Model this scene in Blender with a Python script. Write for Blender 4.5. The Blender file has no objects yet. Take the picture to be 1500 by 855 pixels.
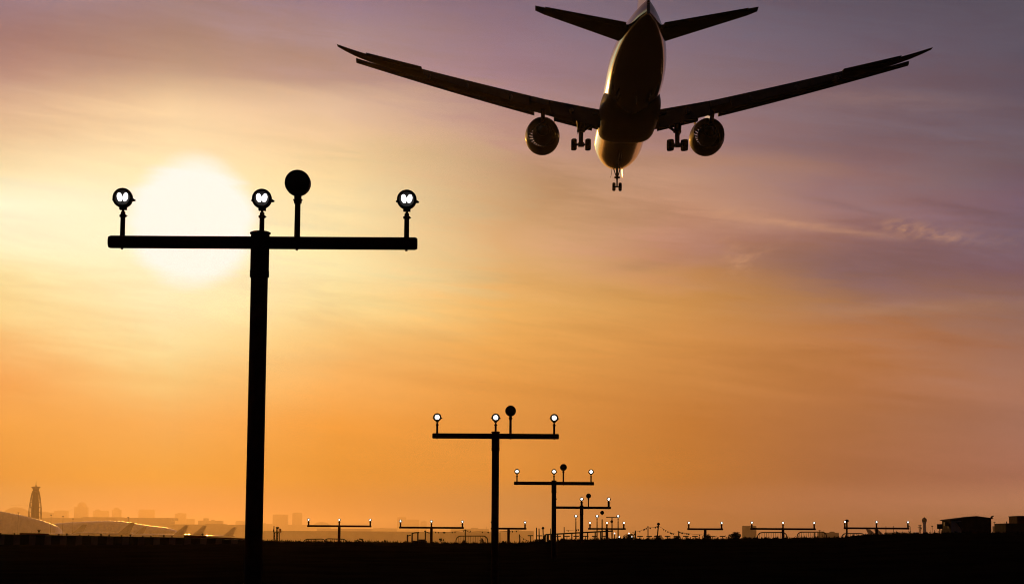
import bpy, bmesh, math, random
import numpy as np
from mathutils import Vector, Matrix

random.seed(7)
R = math.radians
scn = bpy.context.scene
COL = scn.collection

# ------------------------------------------------------------------ camera
F = 2968.0                       # focal length in pixels of a 1500 px wide frame
PITCH = math.atan((796 - 427.5) / F)
ROLL = R(0.35)
EYE = Vector((0, 0, 1.6))
cam_d = bpy.data.cameras.new('camera')
cam = bpy.data.objects.new('camera', cam_d)
COL.objects.link(cam)
CAM_ROT = Matrix.Rotation(math.pi / 2 + PITCH, 3, 'X') @ Matrix.Rotation(ROLL, 3, 'Z')
cam.matrix_world = Matrix.Translation(EYE) @ CAM_ROT.to_4x4()
cam_d.sensor_fit = 'HORIZONTAL'
cam_d.sensor_width = 36.0
cam_d.lens = 36.0 * F / 1500.0
cam_d.clip_start = 0.1
cam_d.clip_end = 90000
scn.camera = cam


def ray(px, py):
    return CAM_ROT @ Vector(((px - 750) / F, -(py - 427.5) / F, -1.0))


def W(px, py, d):
    """world point at distance d (along +Y) seen in the direction of a photo position"""
    r = ray(px, py)
    return EYE + r * (d / r.y)


# ------------------------------------------------------------------ light
scn.view_settings.view_transform = 'Standard'
scn.view_settings.look = 'None'
scn.view_settings.exposure = 0
scn.view_settings.gamma = 1
scn.view_settings.use_curve_mapping = False
scn.cycles.max_bounces = 6
scn.cycles.volume_bounces = 0
scn.cycles.use_denoising = True
scn.cycles.filter_width = 1.0

SUN_DIR = ray(282, 325).normalized()
SUN_EL = math.asin(SUN_DIR.z)
SUN_AZ = math.atan2(SUN_DIR.x, SUN_DIR.y)
sun_d = bpy.data.lights.new('sun', 'SUN')
sun_d.energy = 0.5
sun_d.angle = R(0.55)
sun_d.color = (1.0, 0.42, 0.06)
sun = bpy.data.objects.new('sun', sun_d)
COL.objects.link(sun)
sun.rotation_euler = SUN_DIR.to_track_quat('Z', 'Y').to_euler()
sun.location = (-60, 300, 90)

HAZE_DENSITY = 4.2e-5
HAZE_G = 0.82
HAZE_COL = (0.95, 0.74, 0.50)

# sky colours (display values) along seven bearings, listed by height in the view
SKY_Y = [0, 50, 100, 150, 200, 250, 300, 350, 400, 450, 500, 560, 620, 700, 770]
SKY_X = [0, 250, 500, 750, 1000, 1250, 1500]
SKY_C = [
 [(165,126,129),(169,126,117),(187,141,123),(221,176,140),(237,196,150),(254,222,167),(255,248,206),(254,240,192),(254,226,159),(254,213,140),(252,192,117),(249,172,92),(247,164,74),(241,156,66),(243,160,68)],
 [(169,133,129),(177,136,118),(197,156,129),(246,203,155),(254,215,162),(254,225,168),(254,236,184),(254,238,190),(255,235,183),(254,226,167),(254,220,151),(253,200,122),(251,176,90),(247,163,68),(245,163,70)],
 [(163,126,135),(175,139,136),(187,146,128),(227,186,152),(242,201,155),(249,213,157),(254,224,167),(254,226,167),(254,228,166),(254,218,147),(253,197,119),(249,175,92),(246,160,67),(236,151,56),(230,149,61)],
 [(133,106,120),(148,116,125),(163,126,131),(177,136,127),(192,146,128),(202,156,124),(211,164,117),(219,169,116),(228,174,109),(237,176,98),(235,166,85),(228,152,71),(226,147,66),(222,141,60),(216,139,62)],
 [(117,97,108),(127,104,114),(138,110,114),(148,117,119),(162,122,116),(187,140,115),(191,141,114),(186,131,104),(196,138,89),(209,146,80),(212,143,74),(203,132,65),(198,124,56),(195,121,54),(193,120,58)],
 [(99,87,99),(106,90,102),(114,94,105),(125,100,105),(128,100,104),(143,107,106),(152,111,107),(147,106,102),(141,102,94),(166,115,84),(185,121,75),(182,116,68),(176,112,68),(172,109,68),(176,111,69)],
 [(91,81,92),(93,81,93),(96,83,94),(104,88,99),(111,92,100),(116,94,100),(123,96,108),(123,96,105),(126,92,96),(146,105,91),(159,110,88),(168,113,87),(164,111,87),(166,109,82),(169,111,82)],
]

# what the haze in front of the sky takes away or adds there
SKY_K = [[[0.64, 0.824, 1.089], [0.643, 0.723, 0.96], [0.706, 0.783, 0.995], [0.791, 0.892, 1.037], [0.821, 0.932, 1.042], [0.835, 0.971, 1.048], [0.84, 1.039, 1.167], [0.806, 1.016, 1.145], [0.819, 0.999, 1.081], [0.773, 0.974, 1.104], [0.761, 0.874, 0.995], [0.761, 0.783, 0.866], [0.707, 0.748, 0.671], [0.516, 0.542, 0.23], [0.044, 0.563, 2.16]], [[0.628, 0.8, 1.038], [0.607, 0.75, 0.97], [0.637, 0.777, 0.976], [0.816, 0.961, 1.082], [0.804, 0.954, 1.068], [0.781, 0.965, 1.069], [0.753, 0.978, 1.1], [0.712, 0.984, 1.139], [0.704, 0.99, 1.166], [0.661, 0.961, 1.161], [0.655, 0.987, 1.212], [0.619, 0.915, 1.153], [0.57, 0.742, 0.978], [0.391, 0.555, 0.346], [0.03, 0.123, 2.045]], [[0.525, 0.719, 1.06], [0.66, 0.826, 1.062], [0.647, 0.769, 0.97], [0.812, 0.936, 1.078], [0.825, 0.949, 1.059], [0.815, 0.961, 1.055], [0.826, 0.993, 1.097], [0.789, 0.989, 1.105], [0.773, 1.012, 1.158], [0.757, 1.002, 1.154], [0.726, 0.914, 1.049], [0.726, 0.827, 0.931], [0.665, 0.675, 0.51], [0.439, 0.477, 0.03], [0.03, 0.03, 0.761]], [[0.659, 0.816, 1.027], [0.695, 0.805, 1.019], [0.726, 0.83, 1.069], [0.759, 0.844, 1.021], [0.786, 0.868, 1.041], [0.806, 0.896, 1.033], [0.806, 0.897, 1.007], [0.846, 0.932, 1.036], [0.857, 0.948, 1.03], [0.877, 0.962, 1.004], [0.855, 0.919, 0.931], [0.841, 0.861, 0.818], [0.831, 0.837, 0.782], [0.837, 0.814, 0.508], [0.156, 0.613, 2.47]], [[0.648, 0.818, 1.013], [0.737, 0.861, 1.055], [0.76, 0.867, 1.03], [0.807, 0.902, 1.065], [0.837, 0.886, 1.043], [0.934, 0.981, 1.055], [0.933, 0.98, 1.089], [0.872, 0.887, 1.045], [0.923, 0.945, 1.002], [0.957, 0.991, 0.977], [0.978, 0.985, 0.959], [0.937, 0.93, 0.904], [0.933, 0.864, 0.714], [0.96, 0.869, 0.553], [1.138, 1.146, 2.311]], [[0.69, 0.872, 1.035], [0.751, 0.881, 1.034], [0.778, 0.883, 1.041], [0.834, 0.922, 1.057], [0.786, 0.877, 1.036], [0.873, 0.918, 1.064], [0.909, 0.951, 1.078], [0.863, 0.903, 1.092], [0.77, 0.836, 1.074], [0.909, 0.952, 1.076], [1.033, 1.005, 1.02], [1.009, 0.97, 1.005], [1.005, 0.986, 1.12], [1.053, 1.007, 1.312], [2.127, 2.452, 4.0]], [[0.763, 0.903, 1.034], [0.794, 0.913, 1.039], [0.743, 0.881, 1.027], [0.8, 0.91, 1.052], [0.841, 0.935, 1.064], [0.811, 0.923, 1.057], [0.891, 0.959, 1.121], [0.839, 0.95, 1.127], [0.879, 0.908, 1.115], [0.936, 0.995, 1.142], [0.988, 1.014, 1.159], [1.08, 1.095, 1.258], [1.107, 1.151, 1.391], [1.316, 1.311, 1.707], [3.241, 3.75, 4.0]]]


def lin(c):
    out = []
    for v in c:
        v = v / 255.0
        out.append(v / 12.92 if v <= 0.04045 else ((v + 0.055) / 1.055) ** 2.4)
    return out


world = bpy.data.worlds.new("World")
scn.world = world
world.use_nodes = True
nt = world.node_tree
nt.nodes.clear()
N, L = nt.nodes, nt.links


def mth(op, a, b=None, c=None, clamp=False):
    n = N.new('ShaderNodeMath')
    n.operation = op
    n.use_clamp = clamp
    for i, v in enumerate((a, b, c)):
        if v is None:
            continue
        if isinstance(v, (int, float)):
            n.inputs[i].default_value = v
        else:
            L.new(v, n.inputs[i])
    return n.outputs[0]


def rng(v, a, b, c, d, smooth=False):
    n = N.new('ShaderNodeMapRange')
    n.interpolation_type = 'SMOOTHSTEP' if smooth else 'LINEAR'
    n.clamp = True
    L.new(v, n.inputs[0])
    for i, x in enumerate((a, b, c, d)):
        n.inputs[i + 1].default_value = x
    return n.outputs[0]


def mixc(f, a, b, mode='MIX'):
    n = N.new('ShaderNodeMix')
    n.data_type = 'RGBA'
    n.blend_type = mode
    n.clamp_factor = True
    for i, v in ((0, f), (6, a), (7, b)):
        if isinstance(v, (int, float)):
            n.inputs[i].default_value = v
        elif isinstance(v, (tuple, list)):
            n.inputs[i].default_value = (*v[:3], 1)
        else:
            L.new(v, n.inputs[i])
    return n.outputs[2]


tc = N.new('ShaderNodeTexCoord')
sx = N.new('ShaderNodeSeparateXYZ')
L.new(tc.outputs['Generated'], sx.inputs[0])
DX, DY, DZ = sx.outputs
az = mth('MULTIPLY', mth('ARCTAN2', DX, DY), 180 / math.pi)
el = mth('MULTIPLY', mth('ARCSINE', DZ), 180 / math.pi)
# streaky cirrus, laid out on bearing and elevation
cv = N.new('ShaderNodeCombineXYZ')
tilt = mth('ADD', el, mth('MULTIPLY', az, 0.10))
L.new(mth('MULTIPLY', az, 0.085), cv.inputs[0])
L.new(mth('MULTIPLY', tilt, 0.55), cv.inputs[1])
n1 = N.new('ShaderNodeTexNoise')
n1.inputs['Scale'].default_value = 1.0
n1.inputs['Detail'].default_value = 7
n1.inputs['Roughness'].default_value = 0.55
n1.inputs['Distortion'].default_value = 0.7
L.new(cv.outputs[0], n1.inputs['Vector'])
cv2 = N.new('ShaderNodeCombineXYZ')
L.new(mth('MULTIPLY', az, 0.30), cv2.inputs[0])
L.new(mth('MULTIPLY', tilt, 2.7), cv2.inputs[1])
cv2.inputs[2].default_value = 3.3
n2 = N.new('ShaderNodeTexNoise')
n2.inputs['Scale'].default_value = 1.0
n2.inputs['Detail'].default_value = 8
n2.inputs['Roughness'].default_value = 0.62
n2.inputs['Distortion'].default_value = 0.5
L.new(cv2.outputs[0], n2.inputs['Vector'])
warp = mth('SUBTRACT', n1.outputs[0], 0.5)
warp2 = mth('SUBTRACT', n2.outputs[0], 0.5)
wk = mth('MULTIPLY', rng(el, 1.5, 6.0, 0.0, 1.0, True), rng(az, -12.0, 0.0, 0.4, 1.0, True))
elw = mth('ADD', el, mth('MULTIPLY', mth('ADD', mth('MULTIPLY', warp, 2.6), mth('MULTIPLY', warp2, 0.8)), wk))
azw = mth('ADD', az, mth('MULTIPLY', mth('ADD', mth('MULTIPLY', warp2, 5.0), mth('MULTIPLY', warp, 4.0)), wk))
pos = mth('DIVIDE', mth('ADD', elw, 2.0), 42.0)


def ramp(stops):
    n = N.new('ShaderNodeValToRGB')
    cr = n.color_ramp
    cr.interpolation = 'LINEAR'
    stops = sorted(stops)
    while len(cr.elements) < len(stops):
        cr.elements.new(0.5)
    for e, (p, c) in zip(cr.elements, stops):
        e.position = p
    for e, (p, c) in zip(cr.elements, stops):
        e.color = (*c, 1)
    L.new(pos, n.inputs[0])
    return n.outputs[0]


def angles(px, py):
    r = ray(px, py).normalized()
    return math.degrees(math.atan2(r.x, r.y)), math.degrees(math.asin(r.z))


ZEN = (0.014, 0.013, 0.02)
colr = None
cols = []
for X, cs in zip(SKY_X, SKY_C):
    st = []
    k_ = SKY_K[SKY_X.index(X)]
    for Y, c, kk in zip(SKY_Y, cs, k_):
        st.append(((angles(X, Y)[1] + 2) / 42.0, [a * b for a, b in zip(lin(c), kk)]))
    top = lin(cs[0])
    st.append(((21 + 2) / 42.0, [t * 0.55 for t in top]))
    st.append(((28 + 2) / 42.0, [t * 0.22 + z * 0.4 for t, z in zip(top, ZEN)]))
    st.append((0.999, ZEN))
    cols.append((angles(X, 420)[0], st))
dusk = [(0.0, (0.018, 0.014, 0.018)), (0.2, (0.012, 0.011, 0.016)), (0.999, ZEN)]
half = lambda st, k: [(p, [v * k for v in c]) for p, c in st]
cols = [(-120, dusk), (-50, half(cols[0][1], 0.4))] + cols + [(45, half(cols[-1][1], 0.5)), (110, dusk)]
prev_a = None
for a, st in cols:
    r_ = ramp(st)
    if colr is None:
        colr = r_
    else:
        colr = mixc(rng(azw, prev_a, a, 0, 1), colr, r_)
    prev_a = a

amp = mth('MULTIPLY', rng(el, 3.0, 8.0, 0.35, 1.0, True), rng(az, -9.0, 3.0, 0.55, 1.25, True))
k1 = mth('MULTIPLY', mth('SUBTRACT', n1.outputs[0], 0.5), mth('MULTIPLY', amp, 0.85))
k2 = mth('MULTIPLY', mth('SUBTRACT', n2.outputs[0], 0.5), mth('MULTIPLY', amp, 0.52))
cl = mth('ADD', k1, k2)
gain = mth('ADD', 1.0, cl)
gcol = N.new('ShaderNodeCombineColor')
L.new(gain, gcol.inputs[0])
L.new(mth('ADD', 1.0, mth('MULTIPLY', cl, 1.16)), gcol.inputs[1])
L.new(mth('ADD', 1.0, mth('MULTIPLY', cl, 1.0)), gcol.inputs[2])
colr = mixc(1.0, colr, gcol.outputs[0], 'MULTIPLY')


# small bright wisps and long sunlit streaks of cirrus on the right
def blob(px, py, wx, wy, k, rot=0.0):
    a0, e0 = angles(px, py)
    da = mth('SUBTRACT', az, a0)
    de = mth('SUBTRACT', el, e0)
    c_, s_ = math.cos(R(rot)), math.sin(R(rot))
    u = mth('ADD', mth('MULTIPLY', da, c_), mth('MULTIPLY', de, s_))
    v = mth('SUBTRACT', mth('MULTIPLY', de, c_), mth('MULTIPLY', da, s_))
    u = mth('DIVIDE', u, wx)
    v = mth('DIVIDE', v, wy)
    q = mth('ADD', mth('MULTIPLY', u, u), mth('MULTIPLY', v, v))
    return mth('MULTIPLY', mth('POWER', 2.718, mth('MULTIPLY', q, -1.0)), k)


cv3 = N.new('ShaderNodeCombineXYZ')
L.new(mth('MULTIPLY', az, 2.2), cv3.inputs[0])
L.new(mth('MULTIPLY', mth('SUBTRACT', el, mth('MULTIPLY', az, 0.32)), 5.5), cv3.inputs[1])
n3 = N.new('ShaderNodeTexNoise')
n3.inputs['Scale'].default_value = 1.0
n3.inputs['Detail'].default_value = 8
n3.inputs['Roughness'].default_value = 0.62
n3.inputs['Distortion'].default_value = 0.35
L.new(cv3.outputs[0], n3.inputs['Vector'])
fine = rng(n3.outputs[0], 0.34, 0.72, 0, 1, True)
w = mth('ADD', blob(1328, 334, 0.60, 0.20, 0.75, -12), blob(1386, 347, 0.50, 0.15, 0.6, -10))
w = mth('ADD', w, blob(1078, 378, 0.34, 0.55, 0.55, 35))
w = mth('ADD', w, blob(1108, 374, 0.70, 0.12, 0.35, 25))
w = mth('ADD', w, blob(1440, 345, 1.0, 0.30, 0.12, -10))
w = mth('MULTIPLY', w, fine)
w2 = mth('ADD', blob(1190, 331, 1.9, 0.14, 0.42, -9), blob(1070, 314, 2.4, 0.42, 0.50, -8))
w2 = mth('ADD', w2, blob(1270, 342, 1.2, 0.09, 0.25, -6))
w2 = mth('ADD', w2, blob(1330, 452, 3.2, 0.22, 0.35, 1))
w2 = mth('ADD', w2, blob(1180, 245, 2.6, 0.20, 0.18, -8))
w2 = mth('ADD', w2, blob(1300, 145, 3.0, 0.25, 0.16, -5))
w2 = mth('ADD', w2, blob(1000, 425, 0.8, 0.10, 0.30, 4))
w2 = mth('MULTIPLY', w2, rng(n2.outputs[0], 0.3, 0.62, 0.15, 1.0))
w2 = mth('MULTIPLY', w2, rng(n3.outputs[0], 0.25, 0.6, 0.6, 1.0))
colr = mixc(mth('ADD', w, mth('MULTIPLY', w2, 0.75), clamp=True), colr, lin((214, 158, 118)))
dk = mth('ADD', blob(1190, 382, 2.4, 0.36, 0.40, -5), blob(1440, 312, 1.8, 0.18, 0.32, -12))
dk = mth('ADD', dk, blob(960, 385, 1.6, 0.2, 0.22, 8))
dk = mth('ADD', dk, blob(1380, 95, 3.4, 0.30, 0.30, -6))
dk = mth('ADD', dk, blob(1180, 215, 2.6, 0.24, 0.25, -7))
dk = mth('ADD', dk, blob(1420, 210, 2.2, 0.28, 0.28, -9))
dk = mth('ADD', dk, blob(820, 110, 3.2, 0.30, 0.16, -6))
dk = mth('ADD', dk, blob(1250, 305, 1.6, 0.10, 0.30, -14))
dk = mth('MULTIPLY', dk, rng(n2.outputs[0], 0.3, 0.65, 1.35, 0.45))
colr = mixc(dk, colr, lin((104, 80, 90)))
colr = mixc(blob(115, 312, 2.4, 1.5, 0.5, 0), colr, lin((255, 253, 222)))

# the sun, burnt out through thin cloud
sd = N.new('ShaderNodeVectorMath')
sd.operation = 'DOT_PRODUCT'
L.new(tc.outputs['Generated'], sd.inputs[0])
sd.inputs[1].default_value = SUN_DIR
theta = mth('MULTIPLY', mth('ARCCOSINE', mth('MINIMUM', sd.outputs['Value'], 0.9999999)), 180 / math.pi)
theta = mth('ADD', theta, mth('MULTIPLY', mth('SUBTRACT', n2.outputs[0], 0.5), 0.55))
colr = mixc(rng(theta, 2.08, 1.38, 0, 1, True), colr, (1.06, 0.97, 0.99))
halo = rng(theta, 4.2, 1.2, 0, 0.2, True)
colr = mixc(halo, colr, lin((255, 246, 214)))

sky = N.new('ShaderNodeTexSky')
sky.sky_type = 'NISHITA'
sky.sun_disc = False
sky.sun_elevation = SUN_EL
sky.sun_rotation = SUN_AZ
sky.dust_density = 3.0
bg1 = N.new('ShaderNodeBackground')
bg1.inputs[1].default_value = 0.0006
L.new(sky.outputs[0], bg1.inputs[0])
bg2 = N.new('ShaderNodeBackground')
L.new(colr, bg2.inputs[0])
adds = N.new('ShaderNodeAddShader')
L.new(bg1.outputs[0], adds.inputs[0])
L.new(bg2.outputs[0], adds.inputs[1])
wo = N.new('ShaderNodeOutputWorld')
L.new(adds.outputs[0], wo.inputs[0])


# ------------------------------------------------------------------ materials
def material(name, col, rough=0.6, spec=0.3, metal=0.0, coat=0.0, noise=0.0, scale=3.0, emit=None, col2=None, bump=0.0):
    m = bpy.data.materials.new(name)
    m.use_nodes = True
    t = m.node_tree
    b = t.nodes['Principled BSDF']
    b.inputs['Base Color'].default_value = (*col, 1)
    b.inputs['Roughness'].default_value = rough
    b.inputs['Specular IOR Level'].default_value = spec
    b.inputs['Metallic'].default_value = metal
    b.inputs['Coat Weight'].default_value = coat
    b.inputs['Coat Roughness'].default_value = 0.07
    if emit:
        b.inputs['Emission Color'].default_value = (*emit[0], 1)
        b.inputs['Emission Strength'].default_value = emit[1]
    if noise or col2:
        n = t.nodes.new('ShaderNodeTexNoise')
        n.inputs['Scale'].default_value = scale
        n.inputs['Detail'].default_value = 6
        c = t.nodes.new('ShaderNodeTexCoord')
        t.links.new(c.outputs['Object'], n.inputs['Vector'])
        r = t.nodes.new('ShaderNodeValToRGB')
        c2 = col2 or tuple(min(1, v * (1 + noise)) for v in col)
        c1 = col if col2 else tuple(v * (1 - noise) for v in col)
        r.color_ramp.elements[0].position = 0.35
        r.color_ramp.elements[0].color = (*c1, 1)
        r.color_ramp.elements[1].position = 0.65
        r.color_ramp.elements[1].color = (*c2, 1)
        t.links.new(n.outputs[0], r.inputs[0])
        t.links.new(r.outputs[0], b.inputs['Base Color'])
        if bump:
            bp = t.nodes.new('ShaderNodeBump')
            bp.inputs['Strength'].default_value = bump
            t.links.new(n.outputs[0], bp.inputs['Height'])
            t.links.new(bp.outputs[0], b.inputs['Normal'])
    return m


M = {}
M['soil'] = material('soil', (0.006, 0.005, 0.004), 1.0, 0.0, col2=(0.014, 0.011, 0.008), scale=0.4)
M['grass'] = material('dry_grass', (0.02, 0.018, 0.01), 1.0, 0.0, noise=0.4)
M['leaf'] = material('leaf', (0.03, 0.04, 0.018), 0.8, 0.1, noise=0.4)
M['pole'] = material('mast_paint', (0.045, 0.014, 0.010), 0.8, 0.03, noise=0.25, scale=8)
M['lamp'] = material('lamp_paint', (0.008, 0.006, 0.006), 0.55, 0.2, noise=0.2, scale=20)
M['glass_dark'] = material('dark_glass', (0.01, 0.008, 0.008), 0.35, 0.3)
M['lens'] = material('lit_lens', (0.8, 0.8, 0.8), 0.3, 0.3, emit=((1.0, 0.96, 0.94), 3.0))
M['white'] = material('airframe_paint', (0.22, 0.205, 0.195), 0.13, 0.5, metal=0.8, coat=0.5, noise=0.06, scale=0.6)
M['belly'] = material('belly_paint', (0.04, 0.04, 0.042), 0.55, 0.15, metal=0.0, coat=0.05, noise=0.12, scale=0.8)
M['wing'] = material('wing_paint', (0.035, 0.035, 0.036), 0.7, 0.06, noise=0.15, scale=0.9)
M['tailred'] = material('fin_paint', (0.55, 0.33, 0.30), 0.35, 0.4, coat=0.6, noise=0.1, scale=0.7)
M['dark'] = material('dark_metal', (0.02, 0.02, 0.022), 0.5, 0.3, noise=0.3, scale=6)
M['steel'] = material('strut_steel', (0.09, 0.09, 0.095), 0.4, 0.4, noise=0.2, scale=5)
M['tyre'] = material('tyre_rubber', (0.012, 0.012, 0.012), 0.85, 0.1, noise=0.3, scale=10)
M['concrete'] = material('concrete', (0.06, 0.055, 0.05), 0.9, 0.05, noise=0.25, scale=1.0)
M['redblock'] = material('red_block_paint', (0.10, 0.022, 0.018), 0.85, 0.05, noise=0.3, scale=2.0)
M['city'] = material('city_facade', (0.12, 0.105, 0.09), 0.9, 0.05, noise=0.25, scale=0.02)
M['roofmetal'] = material('roof_metal', (0.62, 0.59, 0.57), 0.42, 0.5, metal=0.6, noise=0.1, scale=0.05)
M['termwall'] = material('terminal_wall', (0.75, 0.68, 0.64), 0.7, 0.2, noise=0.15, scale=0.03)
M['hut'] = material('hut_wall', (0.05, 0.03, 0.027), 0.9, 0.05, noise=0.2, scale=2.0)
M['hutlit'] = material('hut_lit_face_tone', (0.42, 0.34, 0.33), 0.8, 0.1, noise=0.1, scale=2.0)  # paler copy of the hut wall, light painted into the colour
M['pale'] = material('pale_wall', (0.72, 0.64, 0.66), 0.8, 0.1, noise=0.1, scale=0.1)
M['orange'] = material('orange_board', (0.75, 0.22, 0.03), 0.6, 0.2, noise=0.1)


def stripes(name, c1, c2, period):
    m = bpy.data.materials.new(name)
    m.use_nodes = True
    t = m.node_tree
    b = t.nodes['Principled BSDF']
    b.inputs['Roughness'].default_value = 0.9
    b.inputs['Specular IOR Level'].default_value = 0.05
    c = t.nodes.new('ShaderNodeTexCoord')
    s = t.nodes.new('ShaderNodeSeparateXYZ')
    t.links.new(c.outputs['Object'], s.inputs[0])
    d = t.nodes.new('ShaderNodeMath'); d.operation = 'DIVIDE'; d.inputs[1].default_value = period
    t.links.new(s.outputs[0], d.inputs[0])
    f = t.nodes.new('ShaderNodeMath'); f.operation = 'FRACT'
    t.links.new(d.outputs[0], f.inputs[0])
    g = t.nodes.new('ShaderNodeMath'); g.operation = 'GREATER_THAN'; g.inputs[1].default_value = 0.58
    t.links.new(f.outputs[0], g.inputs[0])
    n = t.nodes.new('ShaderNodeTexNoise'); n.inputs['Scale'].default_value = 1.5
    t.links.new(c.outputs['Object'], n.inputs['Vector'])
    k = t.nodes.new('ShaderNodeMath'); k.operation = 'MULTIPLY'
    t.links.new(g.outputs[0], k.inputs[0]); t.links.new(n.outputs[0], k.inputs[1])
    mx = t.nodes.new('ShaderNodeMix'); mx.data_type = 'RGBA'
    mx.inputs[6].default_value = (*c1, 1); mx.inputs[7].default_value = (*c2, 1)
    t.links.new(k.outputs[0], mx.inputs[0])
    t.links.new(mx.outputs[2], b.inputs['Base Color'])
    return m


M['striped'] = stripes('striped_barrier_paint', (0.02, 0.016, 0.015), (0.10, 0.07, 0.068), 0.95)


# ------------------------------------------------------------------ mesh helpers
def sstep(t):
    t = min(1, max(0, t))
    return t * t * (3 - 2 * t)


class MB:
    def __init__(self):
        self.v, self.f = [], []

    def add(self, vs, fs):
        o = len(self.v)
        self.v += [tuple(p) for p in vs]
        self.f += [[i + o for i in q] for q in fs]
        return self

    def loft(self, rings, caps=True, closed=True):
        n = len(rings[0])
        vs = [p for r in rings for p in r]
        fs = []
        for k in range(len(rings) - 1):
            for i in range(n if closed else n - 1):
                j = (i + 1) % n
                fs.append([k * n + i, k * n + j, (k + 1) * n + j, (k + 1) * n + i])
        if caps:
            fs.append(list(range(n))[::-1])
            fs.append([(len(rings) - 1) * n + i for i in range(n)])
        return self.add(vs, fs)

    def box(self, c, s, rot=None, bev=0.0):
        x, y, z = (d / 2 for d in s)
        p = [Vector(q) for q in ((-x, -y, -z), (x, -y, -z), (x, y, -z), (-x, y, -z), (-x, -y, z), (x, -y, z), (x, y, z), (-x, y, z))]
        if rot is not None:
            p = [rot @ q for q in p]
        p = [q + Vector(c) for q in p]
        return self.add(p, [[0, 3, 2, 1], [4, 5, 6, 7], [0, 1, 5, 4], [1, 2, 6, 5], [2, 3, 7, 6], [3, 0, 4, 7]])

    def tube(self, p0, p1, r0, r1=None, n=12):
        return self.path([p0, p1], [r0, r0 if r1 is None else r1], n)

    def path(self, pts, rad, n=10):
        pts = [Vector(p) for p in pts]
        if not isinstance(rad, (list, tuple)):
            rad = [rad] * len(pts)
        rings = []
        up = None
        for i, p in enumerate(pts):
            t = (pts[min(i + 1, len(pts) - 1)] - pts[max(i - 1, 0)]).normalized()
            if up is None:
                up = Vector((0, 0, 1)) if abs(t.z) < 0.9 else Vector((0, 1, 0))
            a = t.cross(up).normalized()
            b = a.cross(t).normalized()
            rings.append([p + (a * math.cos(2 * math.pi * k / n) + b * math.sin(2 * math.pi * k / n)) * rad[i] for k in range(n)])
        return self.loft(rings)

    def lathe(self, prof, o=(0, 0, 0), axis='Z', n=24, caps=True, closed_prof=False):
        """prof = list of (radius, offset along the axis)"""
        rings = []
        o = Vector(o)
        for r, t in prof:
            ring = []
            for k in range(n):
                a = 2 * math.pi * k / n
                c, s = r * math.cos(a), r * math.sin(a)
                ring.append(o + (Vector((c, s, t)) if axis == 'Z' else Vector((c, t, s)) if axis == 'Y' else Vector((t, c, s))))
            rings.append(ring)
        if closed_prof:
            rings.append(rings[0])
            m = len(rings)
            vs = [p for r in rings[:-1] for p in r]
            fs = []
            for k in range(m - 1):
                k2 = (k + 1) % (m - 1)
                for i in range(n):
                    j = (i + 1) % n
                    fs.append([k * n + i, k * n + j, k2 * n + j, k2 * n + i])
            return self.add(vs, fs)
        return self.loft(rings, caps)

    def prism(self, poly, d0, d1, plane='XZ'):
        def pt(a, b, d):
            return (a, d, b) if plane == 'XZ' else (d, a, b) if plane == 'YZ' else (a, b, d)
        return self.loft([[pt(a, b, d0) for a, b in poly], [pt(a, b, d1) for a, b in poly]])

    def mesh(self, name, mat, smooth=35):
        bm = bmesh.new()
        vs = [bm.verts.new(p) for p in self.v]
        for f in self.f:
            try:
                bm.faces.new([vs[i] for i in f])
            except ValueError:
                pass
        bmesh.ops.recalc_face_normals(bm, faces=bm.faces)
        me = bpy.data.meshes.new(name)
        if smooth:
            for f in bm.faces:
                f.smooth = True
            for e in bm.edges:
                if len(e.link_faces) == 2 and e.calc_face_angle(0) > R(smooth):
                    e.smooth = False
        bm.to_mesh(me)
        bm.free()
        me.materials.append(mat)
        return me

    def build(self, name, mat, parent=None, smooth=35, loc=None):
        return link(name, self.mesh(name, mat, smooth), parent, loc)


def link(name, data, parent=None, loc=None, rz=0.0):
    o = bpy.data.objects.new(name, data)
    COL.objects.link(o)
    if parent:
        o.parent = parent
    if loc is not None:
        o.location = loc
    o.rotation_euler.z = rz
    return o


def tag(o, label, cat, group=None, kind=None):
    o['label'] = label
    o['category'] = cat
    if group:
        o['group'] = group
    if kind:
        o['kind'] = kind
    return o


def thing(name, label, cat, loc=(0, 0, 0), rz=0.0, group=None):
    return tag(link(name, None, None, loc, rz), label, cat, group)


def copy_tree(o, parent=None):
    c = o.copy()
    COL.objects.link(c)
    c.parent = parent
    for ch in list(o.children):
        copy_tree(ch, c)
    return c


# ------------------------------------------------------------------ ground
CREST = 140.0
EDGE = [(-600, 800), (-60, 797), (0, 796), (200, 796), (360, 794), (385, 791.8), (500, 793), (570, 793.6), (640, 794.6), (725, 795), (765, 794.5),
        (785, 792), (800, 793), (825, 790.5), (880, 789.5), (905, 788), (940, 789), (1000, 788.6), (1060, 789), (1120, 787.8), (1200, 787.2),
        (1232, 787), (1262, 783.5), (1300, 782.4), (1340, 781), (1400, 780.2), (1500, 780.2), (2000, 781)]
_ea, _ez = [], []
for px, py in EDGE:
    r_ = ray(px, py)
    p_ = r_ * (CREST / math.hypot(r_.x, r_.y))
    _ea.append(math.degrees(math.atan2(p_.x, p_.y)))
    _ez.append(EYE.z + p_.z)


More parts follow.
